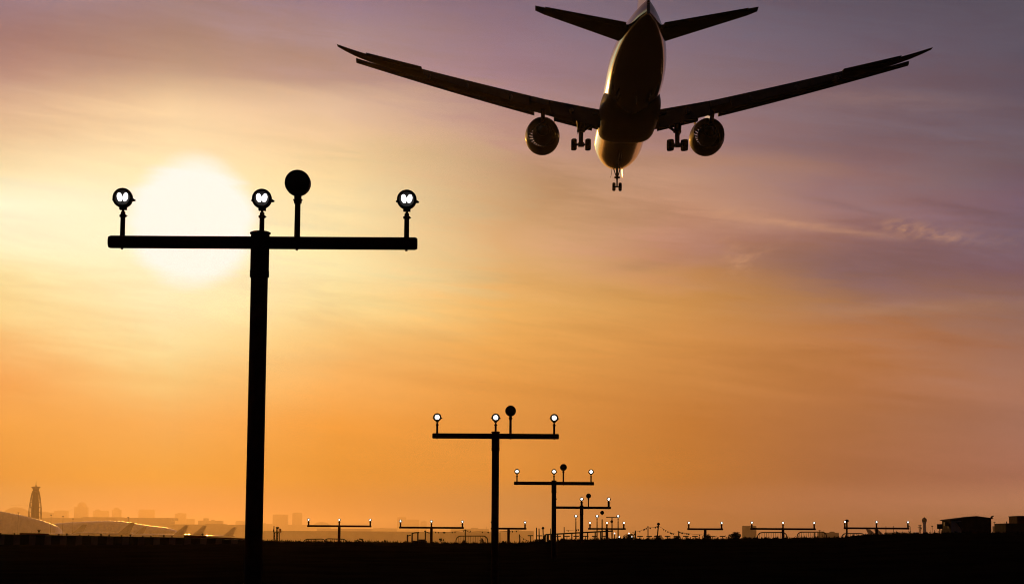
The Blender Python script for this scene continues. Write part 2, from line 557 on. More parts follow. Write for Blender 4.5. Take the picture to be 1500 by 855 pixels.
def H(x, y):
    r = math.hypot(x, y)
    a = math.degrees(math.atan2(x, y))
    zc = float(np.interp(a, _ea, _ez))
    if abs(a) > 25:
        k = sstep((abs(a) - 25) / 30)
        zc = zc * (1 - k) + 1.2 * k
    bump = 0.022 * math.sin(a * 23.1) + 0.018 * math.sin(a * 57.3 + 1.0) + 0.012 * math.sin(a * 131.0)
    if r <= CREST:
        return zc * sstep((r - 8) / (CREST - 8)) + bump * sstep((r - 100) / 40)
    if r < 160:
        k = sstep((r - CREST) / 16)
        return zc + bump * (1 - k) - 0.5 * k
    return max(0.9, (zc - 0.5)) * (1 - sstep((r - 160) / 400)) + 0.9 * sstep((r - 160) / 400)


def build_ground():
    azs = list(np.arange(-180, -20, 4.0)) + list(np.arange(-20, 20, 0.08)) + list(np.arange(20, 180, 4.0))
    rad = [3, 8, 15, 25, 40, 60, 80, 100, 115, 128, 135, 138, 140, 142, 146, 152, 160, 190, 240, 320, 450, 600, 1000, 2000, 4000, 8000, 15000, 28000, 44000]
    v = [(0, 0, 0)]
    for r in rad:
        for a in azs:
            x, y = r * math.sin(R(a)), r * math.cos(R(a))
            v.append((x, y, H(x, y)))
    n = len(azs)
    f = [[0, 1 + i, 1 + (i + 1) % n] for i in range(n)]
    for k in range(len(rad) - 1):
        for i in range(n):
            j = (i + 1) % n
            f.append([1 + k * n + i, 1 + k * n + j, 1 + (k + 1) * n + j, 1 + (k + 1) * n + i])
    m = MB().add(v, f)
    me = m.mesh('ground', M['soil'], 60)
    o = link('ground', me)
    if me.polygons[0].normal.z < 0:
        me.flip_normals()
    o['kind'] = 'structure'


build_ground()


def build_grass():
    m = MB()
    for _ in range(3600):
        a = random.uniform(-15.5, 15.5)
        r = random.uniform(136.5, 142.5)
        x, y = r * math.sin(R(a)), r * math.cos(R(a))
        z = H(x, y)
        h = random.uniform(0.03, 0.13) * (1.9 if random.random() < 0.06 else 1)
        lean = random.uniform(-0.6, 0.6) * h
        wd = random.uniform(0.012, 0.03)
        m.add([(x - wd, y, z - 0.03), (x + wd, y, z - 0.03), (x + wd * 0.3 + lean, y + random.uniform(-.05, .05), z + h), (x - wd * 0.3 + lean, y, z + h * 0.95)],
              [[0, 1, 2, 3]])
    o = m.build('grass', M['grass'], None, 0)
    tag(o, 'short dry grass along the black brow of the ground', 'grass', kind='stuff')


build_grass()

# haze: one closed box around everything
hz = MB().box((0, 8000, 299), (100000, 90000, 604))
hm = bpy.data.materials.new('haze_air')
hm.use_nodes = True
ht = hm.node_tree
ht.nodes.clear()
pv = ht.nodes.new('ShaderNodeVolumePrincipled')
pv.inputs['Color'].default_value = (*HAZE_COL, 1)
pv.inputs['Density'].default_value = HAZE_DENSITY
pv.inputs['Anisotropy'].default_value = HAZE_G
ho = ht.nodes.new('ShaderNodeOutputMaterial')
ht.links.new(pv.outputs[0], ho.inputs['Volume'])
hob = hz.build('haze', hm, None, 0)
hob['kind'] = 'stuff'
hob['label'] = 'warm haze that fades the far skyline'

# ------------------------------------------------------------------ approach lights
RWY = math.atan((967 - 750) / F)          # bearing of the runway line
RZ = 0.0                                  # the bars face the approach square on


def lamp_meshes():
    d = {}
    h = MB()
    zc = 0.40
    h.lathe([(0.012, -0.040), (0.045, -0.052), (0.080, -0.078), (0.104, -0.075), (0.106, -0.055), (0.103, 0.0), (0.090, 0.06), (0.060, 0.11), (0.02, 0.13)], (0, 0, zc), 'Y', 28)
    h.tube((0.095, 0, zc - 0.012), (0.128, 0, zc - 0.02), 0.020, 0.008, 10)
    h.tube((-0.095, 0, zc - 0.012), (-0.118, 0, zc - 0.012), 0.014, 0.010, 10)
    h.box((0, 0.0, zc - 0.105), (0.075, 0.06, 0.03))
    d['lamp'] = h.mesh('lamp', M['lamp'])
    s = MB()
    s.lathe([(0.027, 0.0), (0.026, 0.20), (0.038, 0.203), (0.038, 0.225), (0.026, 0.23), (0.024, 0.26), (0.014, 0.262), (0.014, 0.30)], (0, 0, 0), 'Z', 14)
    s.tube((0.03, 0, 0.214), (0.046, 0, 0.214), 0.006, None, 6)
    d['stem'] = s.mesh('stem', M['pole'])
    # lit lens: two bulging halves either side of a bracket
    g = MB()
    for sgn in (-1, 1):
        rings = []
        for k in range(7):
            t = k / 6
            rr = math.cos(t * math.pi / 2)
            ring = []
            for q in range(16):
                a = 2 * math.pi * q / 16
                u, v_ = 0.0280 * rr * math.cos(a), 0.049 * rr * math.sin(a)
                an = sgn * 0.22
                ring.append((sgn * 0.031 + u * math.cos(an) + v_ * math.sin(an), -0.060 - 0.024 * math.sin(t * math.pi / 2), zc + 0.008 + v_ * math.cos(an) - u * math.sin(an)))
            rings.append(ring)
        g.loft(rings)
    d['lens'] = g.mesh('lens', M['lens'])
    # round lens used where the lamp burns out to one disc
    g2 = MB()
    g2.lathe([(0.074, -0.074), (0.070, -0.086), (0.045, -0.098), (0.01, -0.104)], (0, 0, zc + 0.004), 'Y', 20)
    d['disc'] = g2.mesh('lens', M['lens'])
    fl = MB()
    fl.lathe([(0.110, -0.095), (0.133, -0.10), (0.137, -0.07), (0.136, 0.02), (0.12, 0.09), (0.08, 0.14), (0.02, 0.16)], (0, 0, 0.575), 'Y', 32)
    fl.box((0, 0, 0.435), (0.07, 0.08, 0.05))
    d['flasher'] = fl.mesh('flasher', M['lamp'])
    gl = MB().lathe([(0.108, -0.094), (0.09, -0.105), (0.04, -0.114), (0.005, -0.116)], (0, 0, 0.575), 'Y', 28)
    d['glass'] = gl.mesh('front_glass', M['glass_dark'])
    fs = MB().lathe([(0.032, 0), (0.030, 0.36), (0.042, 0.362), (0.042, 0.39), (0.05, 0.392), (0.05, 0.405), (0.036, 0.41), (0.034, 0.43)], (0, 0, 0), 'Z', 14)
    d['fstem'] = fs.mesh('flasher_stem', M['pole'])
    return d


LM = lamp_meshes()


def add_lamp(root, x, z, s=1.0, round_lens=True, lensk=1.0, stemk=1.0):
    la = link('lamp', LM['lamp'], root, (x, 0, z))
    la.scale = (s, s, s)
    st = link('stem', LM['stem'], la)
    st.scale = (stemk, stemk, 1)
    le = link('lens', LM['disc'] if round_lens else LM['lens'], la)
    if lensk != 1.0:
        le.scale = (lensk, 1, lensk)
        le.location.z = 0.40 * (1 - lensk)
    return la


def mast(px, py, d, label, lamps=(-1.48, 0.0, 1.48), bar=(-1.6, 1.6), flash=0.375, name='approach_light_mast', cat='light mast', group=None,
         round_lens=True, pr=0.094, br=0.068, lampz=1.0, lensk=1.0, sleeve=True, base=None):
    p = W(px, py, d)
    g = H(p.x, p.y)
    root = thing(name, label, cat, (p.x, p.y, g), RZ, group)
    zb = p.z - g
    m = MB()
    m.tube((0, 0, -0.1), (0, 0, zb - (0.36 if sleeve else 0.0)), pr, pr * 0.97, 20)
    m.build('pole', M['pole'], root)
    if sleeve:
        s = MB()
        s.lathe([(pr, zb - 0.37), (pr * 1.09, zb - 0.368), (pr * 1.09, zb - 0.30), (pr * 1.06, zb - 0.298), (pr * 1.06, zb + 0.09), (pr * 1.18, zb + 0.095), (pr * 1.18, zb + 0.108), (pr * 0.9, zb + 0.12)], (0, 0, 0), 'Z', 24)
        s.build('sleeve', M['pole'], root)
    b = MB()
    b.lathe([(br * 0.86, bar[0]), (br, bar[0] + 0.025), (br, bar[1] - 0.025), (br * 0.86, bar[1])], (0, 0, zb), 'X', 20)
    for lx in list(lamps) + ([flash] if flash else []):
        if abs(lx) > 0.1:
            b.tube((lx, 0, zb - br - 0.012), (lx, 0, zb - br * 0.6), 0.013, None, 8)
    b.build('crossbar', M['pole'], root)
    for lx in lamps:
        top = zb + br * 0.96 if (abs(lx) > 0.05 or not sleeve) else zb + 0.05
        add_lamp(root, lx, top if abs(lx) > 0.05 else zb + br * 0.96, lampz, round_lens, lensk, 1.0 if d < 100 else 2.2)
    if flash:
        fo = link('flasher', LM['flasher'], root, (flash, 0, zb + br * 0.93))
        link('flasher_stem', LM['fstem'], fo)
        link('front_glass', LM['glass'], fo)
    return root


GM = 'approach light masts on the runway line'
mast(381, 355.5, 21.3, 'nearest and tallest approach light mast, its crossbar cutting across the sun', (-1.465, 0.015, 1.555), (-1.61, 1.67), 0.392, group=GM, round_lens=False)
mast(726, 638.5, 51.3, 'second tallest approach light mast, standing right of the tallest one', group=GM, lensk=0.8)
mast(811.5, 707.5, 81.3, 'mid-sized approach light mast overlapping the end of the bar behind it', group=GM, lensk=0.8)
mast(852, 743, 111.3, 'smaller approach light mast whose left lamp hides behind the next pole', group=GM, lensk=0.8)
mast(889, 774, 171.3, 'smallest three-lamp light bar on the runway line, among slender lamp posts', (-1.42, 0, 1.42), (-1.58, 1.58), None, group=GM, lensk=0.78, lampz=1.1, pr=0.12, sleeve=False)

GB = 'low light bars in a row across the field'
for px, py, ls, br_, lab in (
        (497, 770, (-2.58, 0, 2.6), (-2.7, 2.7), 'low three-lamp light bar farthest to the left, in front of hazy buildings'),
        (632, 772.3, (-2.6, 0, 2.6), (-2.72, 2.72), 'low three-lamp light bar just left of the second mast'),
        (745, 773.6, (-1.38, 1.38), (-1.5, 1.5), 'short two-lamp light bar half hidden by the second mast'),
        (1033, 774.4, (-1.38, 1.38), (-1.5, 1.5), 'short two-lamp light bar beside the round shrub on the right'),
        (1147, 774.2, (-2.62, 0, 2.62), (-2.75, 2.75), 'long three-lamp light bar behind two hooped barriers'),
        (1284, 773.2, (-2.66, 0, 2.64), (-2.75, 2.75), 'long three-lamp light bar farthest to the right, near the parked tail fins')):
    mast(px, py, 171.3, lab, ls, br_, None, 'low_light_bar', 'light bar', GB, True, 0.115, 0.078, 1.12, 0.74, False)

# slender single posts
GS = 'slender lamp posts on the runway line'
for px, lab in ((843.6, 'slender lit lamp post left of the smaller mast pole'), (874.6, 'slender lit lamp post right of the smaller mast pole'),
                (905.4, 'slender lit lamp post farthest right, crossing the thin bar')):
    p = W(px, 755.5, 141.3)
    g = H(p.x, p.y)
    root = thing('lamp_post', lab, 'lamp post', (p.x, p.y, g), RZ, GS)
    MB().tube((0, 0, -0.1), (0, 0, p.z - g - 0.38), 0.045, 0.035, 12).build('pole', M['pole'], root)
    add_lamp(root, 0, p.z - g - 0.44, 1.1, True, 0.76)
p = W(882, 750.3, 141.3)
g = H(p.x, p.y)
root = thing('flasher_post', 'slender post with a dark round flasher between lit posts', 'lamp post', (p.x, p.y, g), RZ)
MB().tube((0, 0, -0.1), (0, 0, p.z - g - 0.45), 0.05, 0.035, 12).build('pole', M['pole'], root)
fo = link('flasher', LM['flasher'], root, (0, 0, p.z - g - 0.575))
link('front_glass', LM['glass'], fo)
p = W(896.5, 757, 200)
g = H(p.x, p.y)
root = thing('crossarm_post', 'thin post with a bare crossarm and a round dark flasher', 'post', (p.x, p.y, g), RZ)
MB().tube((0, 0, -0.1), (0, 0, p.z - g), 0.07, 0.05, 12).build('pole', M['pole'], root)
MB().tube((-0.6, 0, p.z - g), (0.62, 0, p.z - g - 0.02), 0.035, None, 10).build('crossarm', M['pole'], root)
fo = link('flasher', LM['flasher'], root, (-0.03, -0.12, p.z - g - 0.42 - 0.575))
link('front_glass', LM['glass'], fo)

# ------------------------------------------------------------------ landing airliner
plane = thing('landing_airliner', 'large airliner coming in to land with flaps and wheels down, seen from behind', 'airliner')
plane.location = (13.55, 264.103, 52.815)
plane.rotation_euler = (0, 0, 0)
prot = Matrix.Rotation(-0.008, 3, 'Z') @ Matrix.Rotation(0.022, 3, 'X') @ Matrix.Rotation(0.001, 3, 'Y')
plane.rotation_euler = prot.to_euler()


def ell(st, zc, rx, rz, n=48, p=2.0):
    out = []
    for k in range(n):
        a = 2 * math.pi * k / n
        c, s = math.cos(a), math.sin(a)
        out.append((rx * math.copysign(abs(c) ** (2 / p), c), -st, zc + rz * math.copysign(abs(s) ** (2 / p), s)))
    return out


FUS = [(0.0, -0.95, 0.08, 0.08), (0.25, -0.93, 0.55, 0.52), (0.8, -0.85, 1.05, 1.0), (1.7, -0.72, 1.55, 1.52), (3, -0.5, 2.05, 2.05), (5, -0.25, 2.57, 2.6),
       (7.5, -0.08, 2.93, 2.95), (10, 0, 3.08, 3.08), (12, 0, 3.1, 3.1), (20, 0, 3.1, 3.1), (30, 0, 3.1, 3.1), (40, 0, 3.1, 3.1), (48, 0, 3.1, 3.1),
       (51, 0.05, 3.09, 3.05), (54, 0.2, 3.03, 2.9), (57, 0.42, 2.9, 2.68), (60, 0.66, 2.68, 2.42), (63, 0.92, 2.38, 2.14), (66, 1.18, 1.98, 1.82), (69, 1.4, 1.45, 1.5),
       (71.5, 1.55, 0.92, 1.2), (73, 1.62, 0.5, 1.0), (73.9, 1.66, 0.16, 0.8)]
m = MB()
m.loft([ell(*s) for s in FUS])
fuselage = m.build('fuselage', M['white'], plane, 40)
m = MB()
m.loft([ell(26.0, -1.1, 2.4, 1.6, 48, 2.6), ell(26.7, -1.3, 2.98, 1.85, 48, 2.9), ell(27.6, -1.4, 3.27, 1.98, 48, 3.0), ell(29, -1.42, 3.36, 2.02, 48, 3.0), ell(32, -1.42, 3.4, 2.03, 48, 3.0),
        ell(38, -1.42, 3.4, 2.03, 48, 3.0), ell(42, -1.4, 3.3, 1.95, 48, 2.8), ell(46, -1.25, 2.9, 1.75, 48, 2.5), ell(49.5, -1.0, 2.2, 1.5, 48, 2.1)])
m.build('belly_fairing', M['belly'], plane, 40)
# tail cone exhaust
m = MB().lathe([(0.16, 0), (0.14, -0.25), (0.11, -0.26), (0.10, -0.05)], (0, -73.8, 2.25), 'Y', 14)
m.build('exhaust_outlet', M['dark'], plane)


def foil(f, t):
    """half thickness and camber at chord fraction f"""
    yt = 5 * t * (0.2969 * math.sqrt(max(f, 0)) - 0.126 * f - 0.3516 * f * f + 0.2843 * f ** 3 - 0.1015 * f ** 4)
    return yt, 0.018 * 4 * f * (1 - f)


def section(x, le, te, z, t, twist, c0, c1, side, n=9, shift=(0, 0), rot=0.0):
    """closed ring of an aerofoil slice between chord fractions c0 and c1; shift is in chords (aft, up), rot nose-up about c0"""
    c = te - le
    fr = [c0 + (c1 - c0) * (0.5 - 0.5 * math.cos(math.pi * i / n)) for i in range(n + 1)]
    pts = []
    for f in fr:
        yt, cm = foil(f, t)
        pts.append((f * c, (cm + yt) * c))
    for f in fr[::-1]:
        yt, cm = foil(f, t)
        pts.append((f * c, (cm - yt) * c - (1e-3 if f in (0, 1) else 0)))
    out = []
    hx, hz_ = c0 * c, foil(c0, t)[1] * c
    ca, sa = math.cos(rot), math.sin(rot)
    ct, st_ = math.cos(twist), math.sin(twist)
    for a, b in pts:
        a2, b2 = a - hx, b - hz_
        a, b = hx + a2 * ca + b2 * sa, hz_ - a2 * sa + b2 * ca
        a += shift[0] * c
        b += shift[1] * c
        a2 = a - 0.25 * c
        a, b = 0.25 * c + a2 * ct + b * st_, -a2 * st_ + b * ct
        out.append((side * x, -(le + a), z + b))
    return out


def wz(x):
    return -1.2 + (x - 3) * 0.130 + 1.0 * (x / 32.4) ** 2


LEX = [2.0, 3.1, 9.6, 20.0, 29.6, 30.8, 31.7, 32.4]
LEV = [24.7, 25.4, 29.7, 36.6, 43.0, 44.5, 46.0, 47.5]
TEX = [2.0, 3.1, 9.6, 20.0, 29.6, 30.8, 31.7, 32.4]
TEV = [39.2, 39.2, 39.6, 43.2, 46.6, 47.4, 48.1, 48.7]


def wle(x): return float(np.interp(x, LEX, LEV))
def wte(x): return float(np.interp(x, TEX, TEV))
def wtw(x): return R(float(np.interp(x, [3, 10, 32], [4.0, 2.2, -0.5])))
def wth(x): return float(np.interp(x, [3, 10, 32], [0.135, 0.115, 0.095]))


def wsec(x, side, c0, c1, **k):
    return section(x, wle(x), wte(x), wz(x), wth(x), wtw(x), c0, c1, side, **k)


def lin_span(a, b, n):
    return [a + (b - a) * i / n for i in range(n + 1)]


def make_wing(side):
    m = MB()
    m.loft([wsec(x, side, 0.03, 0.73) for x in (2.0, 3.1, 5, 7, 9.6, 12, 15, 18, 21, 24, 27, 29.4)])
    m.loft([wsec(x, side, 0.0, 1.0) for x in (29.4, 30.2, 30.8, 31.3, 31.7, 32.1, 32.4)])
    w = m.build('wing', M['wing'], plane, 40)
    for nm, a, b, rot, sh in (('flap', 3.4, 9.0, 27, (0.07, -0.025)), ('flaperon', 9.2, 11.2, 14, (0.015, -0.004)), ('flap', 11.4, 23.2, 25, (0.08, -0.03)), ('aileron', 23.4, 29.4, -7, (0.006, 0.004))):
        m = MB()
        m.loft([wsec(x, side, 0.745, 1.0, rot=R(rot), shift=sh) for x in lin_span(a, b, 5)])
        m.build(nm, M['wing'], w, 40)
    for a, b in ((3.9, 8.5), (10.8, 17.2), (17.22, 23.9), (23.92, 30.7)):
        m = MB()
        rings = []
        for x in lin_span(a, b, 5):
            le = wle(x) if x < 20 else 36.6 + (x - 20) * 0.667
            c = max(3.7, wte(x) - wle(x))
            rings.append(section(x, le, le + c, wz(x), wth(x), wtw(x), 0.0, 0.12 + 0.06 * sstep((x - 18) / 10), side, rot=R(-20), shift=(-0.55 / c, -0.52 / c)))
        m.loft(rings)
        m.build('slat', M['wing'], w, 40)
    for x in (6.6, 13.5, 18.4, 22.6):
        c = wte(x) - wle(x)
        y0 = wle(x) + 0.52 * c
        ln = 0.52 * c + 1.4
        zt = wz(x) - 0.035 * c
        m = MB()
        rings = []
        for t, rr, dz in ((0, 0.04, 0), (0.12, 0.25, -0.12), (0.35, 0.36, -0.28), (0.6, 0.34, -0.5), (0.85, 0.2, -0.85), (1, 0.03, -1.1)):
            rings.append([(side * x + 0.75 * rr * math.cos(q * math.pi / 6), -(y0 + t * ln), zt + dz + rr * 1.1 * math.sin(q * math.pi / 6)) for q in range(12)])
        m.loft(rings)
        m.build('flap_fairing', M['wing'], w, 40)
    return w


EZ = -2.35


def make_engine(side):
    x = side * 9.82
    m = MB()
    m.lathe([(1.62, -23.9), (1.74, -23.55), (1.86, -23.6), (1.98, -24.3), (2.06, -25.6), (2.05, -26.8), (1.95, -28.0), (1.80, -29.2), (1.76, -29.2),
             (1.74, -28.4), (1.70, -27), (1.66, -25.2), (1.62, -24.4)], (x, 0, EZ), 'Y', 48, closed_prof=True)
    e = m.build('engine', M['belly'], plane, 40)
    m = MB()
    m.lathe([(0.3, -25.6), (1.15, -26.4), (1.2, -27.6), (1.08, -29.2), (0.78, -30.6), (0.72, -30.6), (0.62, -30.2), (0.5, -30.6), (0.3, -31.6), (0.05, -32.3)], (x, 0, EZ), 'Y', 36)
    m.build('exhaust_cone', M['dark'], e, 40)
    m = MB()
    for k in range(26):
        a = 2 * math.pi * k / 26
        rings = []
        for rr in (0.35, 0.8, 1.25, 1.665):
            aw = 0.1192
            a0, a1 = a - aw, a + aw
            ring = [(x + rr * math.cos(a0), -25.05, EZ + rr * math.sin(a0)), (x + rr * math.cos(a1), -25.45, EZ + rr * math.sin(a1)),
                    (x + rr * math.cos(a1), -25.50, EZ + rr * math.sin(a1)), (x + rr * math.cos(a0), -25.10, EZ + rr * math.sin(a0))]
            rings.append(ring)
        m.loft(rings)
    m.lathe([(0.03, -24.4), (0.3, -24.8), (0.42, -25.2), (0.42, -25.6)], (x, 0, EZ), 'Y', 24)
    m.build('fan', M['dark'], e, 0)
    # pylon
    zw = wz(9.6)
    m = MB()
    prof = [(-25.2, EZ + 1.95), (-26.0, EZ + 2.35), (-29.4, zw + 0.15), (-34.5, zw - 0.2), (-34.5, zw - 0.45), (-32.0, EZ + 0.75), (-29.3, EZ + 0.9), (-27.0, EZ + 1.6)]
    m.prism(prof, x - 0.24, x + 0.24, 'YZ')
    m.build('pylon', M['white'], e, 0)
    m = MB()
    a = R(52)
    px_, pz_ = x - side * 2.0 * math.cos(a), EZ + 2.0 * math.sin(a)
    dx, dz = -side * math.cos(a), math.sin(a)
    m.loft([[(px_ - 0.04, -24.6, pz_), (px_ + 0.04, -24.6, pz_), (px_ + 0.04, -26.3, pz_), (px_ - 0.04, -26.3, pz_)],
            [(px_ + dx * 0.5 - 0.03, -25.6, pz_ + dz * 0.5), (px_ + dx * 0.5 + 0.03, -25.6, pz_ + dz * 0.5), (px_ + dx * 0.5 + 0.03, -26.3, pz_ + dz * 0.5), (px_ + dx * 0.5 - 0.03, -26.3, pz_ + dz * 0.5)]])
    m.build('strake', M['white'], e, 0)


def wheel_mb(x, y, z, r, wd):
    m = MB()
    m.lathe([(r * 0.45, -wd / 2), (r * 0.86, -wd / 2), (r * 0.97, -wd * 0.36), (r, -wd * 0.15), (r, wd * 0.15), (r * 0.97, wd * 0.36), (r * 0.86, wd / 2), (r * 0.45, wd / 2)], (x, y, z), 'X', 24)
    return m


def make_main_gear(side):
    x = side * 5.49
    zt, zb = -1.2, -5.25
    m = MB()
    m.tube((x, -37.0, zt), (x, -37.1, -3.6), 0.42, 0.36, 14)
    m.tube((x, -37.1, -3.6), (x, -37.1, zb), 0.27, 0.25, 14)
    m.lathe([(0.36, -3.5), (0.46, -3.55), (0.46, -3.8), (0.3, -3.85)], (x, -37.1, 0), 'Z', 14)
    m.tube((x - side * 2.2, -37.2, -2.3), (x - side * 0.1, -37.1, -3.75), 0.18, 0.16, 10)
    m.tube((x - side * 1.4, -37.1, -2.2), (x - side * 0.5, -37.1, -3.35), 0.07, 0.07, 8)
    m.tube((x, -35.0, -2.2), (x, -37.0, -3.9), 0.12, 0.11, 10)
    m.path([(x, -37.35, -3.7), (x, -37.75, -4.3), (x, -37.35, -4.95)], 0.09, 8)
    m.box((x, -37.1, zb), (0.62, 3.6, 0.5), Matrix.Rotation(R(9), 3, 'X'))
    for k in (-1, 0, 1):
        m.tube((x - 0.85, -37.1 + k * 1.45, zb + k * 0.23), (x + 0.85, -37.1 + k * 1.45, zb + k * 0.23), 0.11, None, 10)
    g = m.build('main_gear', M['steel'], plane, 40)
    for k in (-1, 0, 1):
        for s in (-1, 1):
            wheel_mb(x + s * 0.80, -37.1 + k * 1.45, zb + k * 0.23, 0.67, 0.56).build('wheel', M['tyre'], g, 40)
    m = MB()
    m.box((x + side * 0.42, -36.9, -2.95), (0.06, 1.5, 1.9), Matrix.Rotation(side * R(5), 3, 'Y'))
    m.build('leg_door', M['belly'], g, 0)
    m = MB()
    m.box((x - side * 2.1, -37.2, -2.0), (1.7, 2.2, 0.05), Matrix.Rotation(-side * R(17), 3, 'Y'))
    m.build('inner_door', M['belly'], g, 0)


def make_nose_gear():
    m = MB()
    m.tube((0, -5.8, -2.6), (0, -5.9, -4.3), 0.16, 0.14, 14)
    m.tube((0, -5.9, -4.3), (0, -5.9, -5.25), 0.10, 0.10, 12)
    m.tube((-0.5, -5.9, -5.25), (0.5, -5.9, -5.25), 0.10, None, 10)
    m.tube((-0.42, -5.4, -2.8), (-0.08, -5.9, -4.0), 0.07, 0.06, 8)
    m.tube((0.42, -5.4, -2.8), (0.08, -5.9, -4.0), 0.07, 0.06, 8)
    m.tube((0, -4.2, -2.7), (0, -5.8, -3.9), 0.09, 0.08, 8)
    m.box((0, -5.95, -4.05), (0.72, 0.25, 0.22))
    m.loft([[(-0.2, -6.0, -3.9), (0.2, -6.0, -3.9), (0.2, -5.8, -3.9), (-0.2, -5.8, -3.9)], [(-0.42, -6.0, -4.15), (0.42, -6.0, -4.15), (0.42, -5.8, -4.15), (-0.42, -5.8, -4.15)]])
    g = m.build('nose_gear', M['steel'], plane, 40)
    for s in (-1, 1):
        wheel_mb(s * 0.40, -5.9, -5.25, 0.55, 0.40).build('wheel', M['tyre'], g, 40)
        m = MB()
        m.box((s * 0.72, -5.2, -3.3), (0.05, 2.3, 0.95), Matrix.Rotation(-s * R(6), 3, 'Y'))
        m.build('nose_gear_door', M['white'], g, 0)


def make_tail():
    for side in (-1, 1):
        def ts(x, c0, c1, **k):
            le = float(np.interp(x, [0.8, 10.0, 10.88], [61.2, 68.9, 70.0]))
            te = float(np.interp(x, [0.8, 10.0, 10.88], [69.3, 71.7, 71.9]))
            z = 0.95 + (x - 1.0) * 0.137
            return section(x, le, te, z, 0.10, R(-2.5), c0, c1, side, **k)
        m = MB()
        m.loft([ts(x, 0, 0.72) for x in (0.8, 3, 6, 8.5, 10.0, 10.5, 10.88)])
        t = m.build('tailplane', M['wing'], plane, 40)
        m = MB()
        m.loft([ts(x, 0.735, 1.0, rot=R(2)) for x in (1.9, 4, 6, 8, 9.9)])
        m.build('elevator', M['wing'], t, 40)

    def fs(z, c0, c1):
        le = float(np.interp(z, [2.2, 4.0, 12.9], [54.5, 58.2, 69.6]))
        te = float(np.interp(z, [2.2, 4.0, 12.9], [70.2, 70.6, 73.6]))
        ring = section(0, le, te, 0, 0.095, 0, c0, c1, 1)
        return [((p[2] - foil(0.5, 0.1)[1] * 0.0), p[1], z) for p in ring]
    m = MB()
    m.loft([fs(z, 0, 0.70) for z in (2.2, 4, 7, 10, 12.5, 12.9)])
    f = m.build('fin', M['tailred'], plane, 40)
    m = MB()
    m.loft([fs(z, 0.71, 1.0) for z in (3.0, 6, 9, 12.4)])
    m.build('rudder', M['tailred'], f, 40)


for s in (-1, 1):
    make_wing(s)
    make_engine(s)
    make_main_gear(s)
make_nose_gear()
make_tail()
m = MB()
m.box((0, -52.5, -3.2), (0.06, 0.6, 0.7))
m.box((0, -18, -3.25), (0.05, 0.5, 0.6))
m.build('blade_antenna', M['belly'], plane, 0)

# ------------------------------------------------------------------ left: striped barrier wall and its lamps
FD = 125.0


def ftop(px):
    return float(np.interp(px, [-60, 0, 72, 270, 365, 430], [781.2, 782.2, 783.6, 787.3, 790.6, 793.4]))


def wall_strip(name, px0, px1, d, topf, thick, depth, mat, label, cat, n=24, base=None):
    p0 = W(px0, topf(px0), d)
    g = H(p0.x, p0.y)
    root = tag(link(name, None, None, (p0.x, d, g)), label, cat)
    m = MB()
    rings = []
    for i in range(n + 1):
        px = px0 + (px1 - px0) * i / n
        p = W(px, topf(px), d)
        x, z = p.x - p0.x, p.z - g
        b = H(p.x, d) - g - 0.1 if depth is None else z - depth
        rings.append([(x, -thick / 2 * 1.6, b), (x, -thick / 2, z - 0.08), (x, -thick / 2 * 0.8, z), (x, thick / 2 * 0.8, z), (x, thick / 2, z - 0.08), (x, thick / 2 * 1.6, b)])
    m.loft(rings)
    return root, m, p0


root, m, p0 = wall_strip('barrier_wall', -60, 425, FD, ftop, 0.35, None, M['striped'], 'long low barrier wall with dark and pale vertical stripes', 'barrier')
m.build('striped_panel', M['striped'], root, 0)
m = MB()
for i in range(40):
    px = -55 + i * 11.9
    if px > 420:
        break
    p = W(px, ftop(px), FD)
    m.box((p.x - p0.x, 0, p.z - H(p0.x, FD) + 0.012), (0.46, 0.34, 0.025))
m.build('coping', M['concrete'], root, 0)

for px0, px1, h, lab in ((29.5, 71, 2.2, 'dark red block lying on the barrier wall beside the control tower'),
                         (270, 303, 3.4, 'taller dark red block on the barrier wall below the parked tail fins'),
                         (303.6, 362, 2.0, 'long flat dark red block on the barrier wall beside the tallest mast')):
    a, b = W(px0, ftop(px0), FD), W(px1, ftop(px1), FD)
    hh = h * FD / F
    m = MB()
    rr = []
    for t in (0, 0.04, 0.96, 1):
        x = a.x + (b.x - a.x) * t
        z = a.z + (b.z - a.z) * t + 0.026
        k = hh if 0 < t < 1 else hh * 0.8
        rr.append([(x, -0.15, z), (x, 0.15, z), (x, 0.15, z + k), (x, -0.15, z + k)])
    rr = [[(q[0] - a.x, q[1], q[2] - a.z) for q in r] for r in rr]
    m.loft(rr)
    o = m.build('barrier_block', M['redblock'], None, 0, (a.x, FD, a.z))
    tag(o, lab, 'block', 'red blocks on the barrier wall')

kn = MB()
kn.lathe([(0.035, 0), (0.035, 0.05), (0.055, 0.055), (0.06, 0.09), (0.045, 0.12), (0.01, 0.13)], (0, 0, 0), 'Z', 12)
kmesh = kn.mesh('barrier_lamp', M['lamp'])
for px, lab in ((86, 'two'), (98, ''), (148, ''), (191, ''), (240, ''), (117, 'low'), (130, 'low'), (160, 'low'), (178, 'low'), (209, 'low'), (221, 'low'), (252, 'low'), (0.8, 'low'), (21, 'low')):
    p = W(px, ftop(px), FD)
    o = link('barrier_lamp', kmesh, None, (p.x, FD, p.z + 0.024))
    if lab:
        o.scale = (1, 1, 0.6)
        tag(o, 'squat dark lamp knob on top of the striped barrier wall', 'lamp', 'lamps on the barrier wall')
    else:
        tag(o, 'tall dark lamp knob standing on the striped barrier wall', 'lamp', 'lamps on the barrier wall')
p = W(57, ftop(57) - 2.2, FD)
o = MB().tube((0, 0, 0), (0, 0, 0.09), 0.02, None, 8).tube((0, 0, 0.07), (-0.07, 0, 0.24), 0.022, 0.035, 8).tube((0, 0, 0.07), (0.07, 0, 0.24), 0.022, 0.035, 8).build('forked_lamp', M['lamp'], None, 35, (p.x, FD, p.z + 0.01))
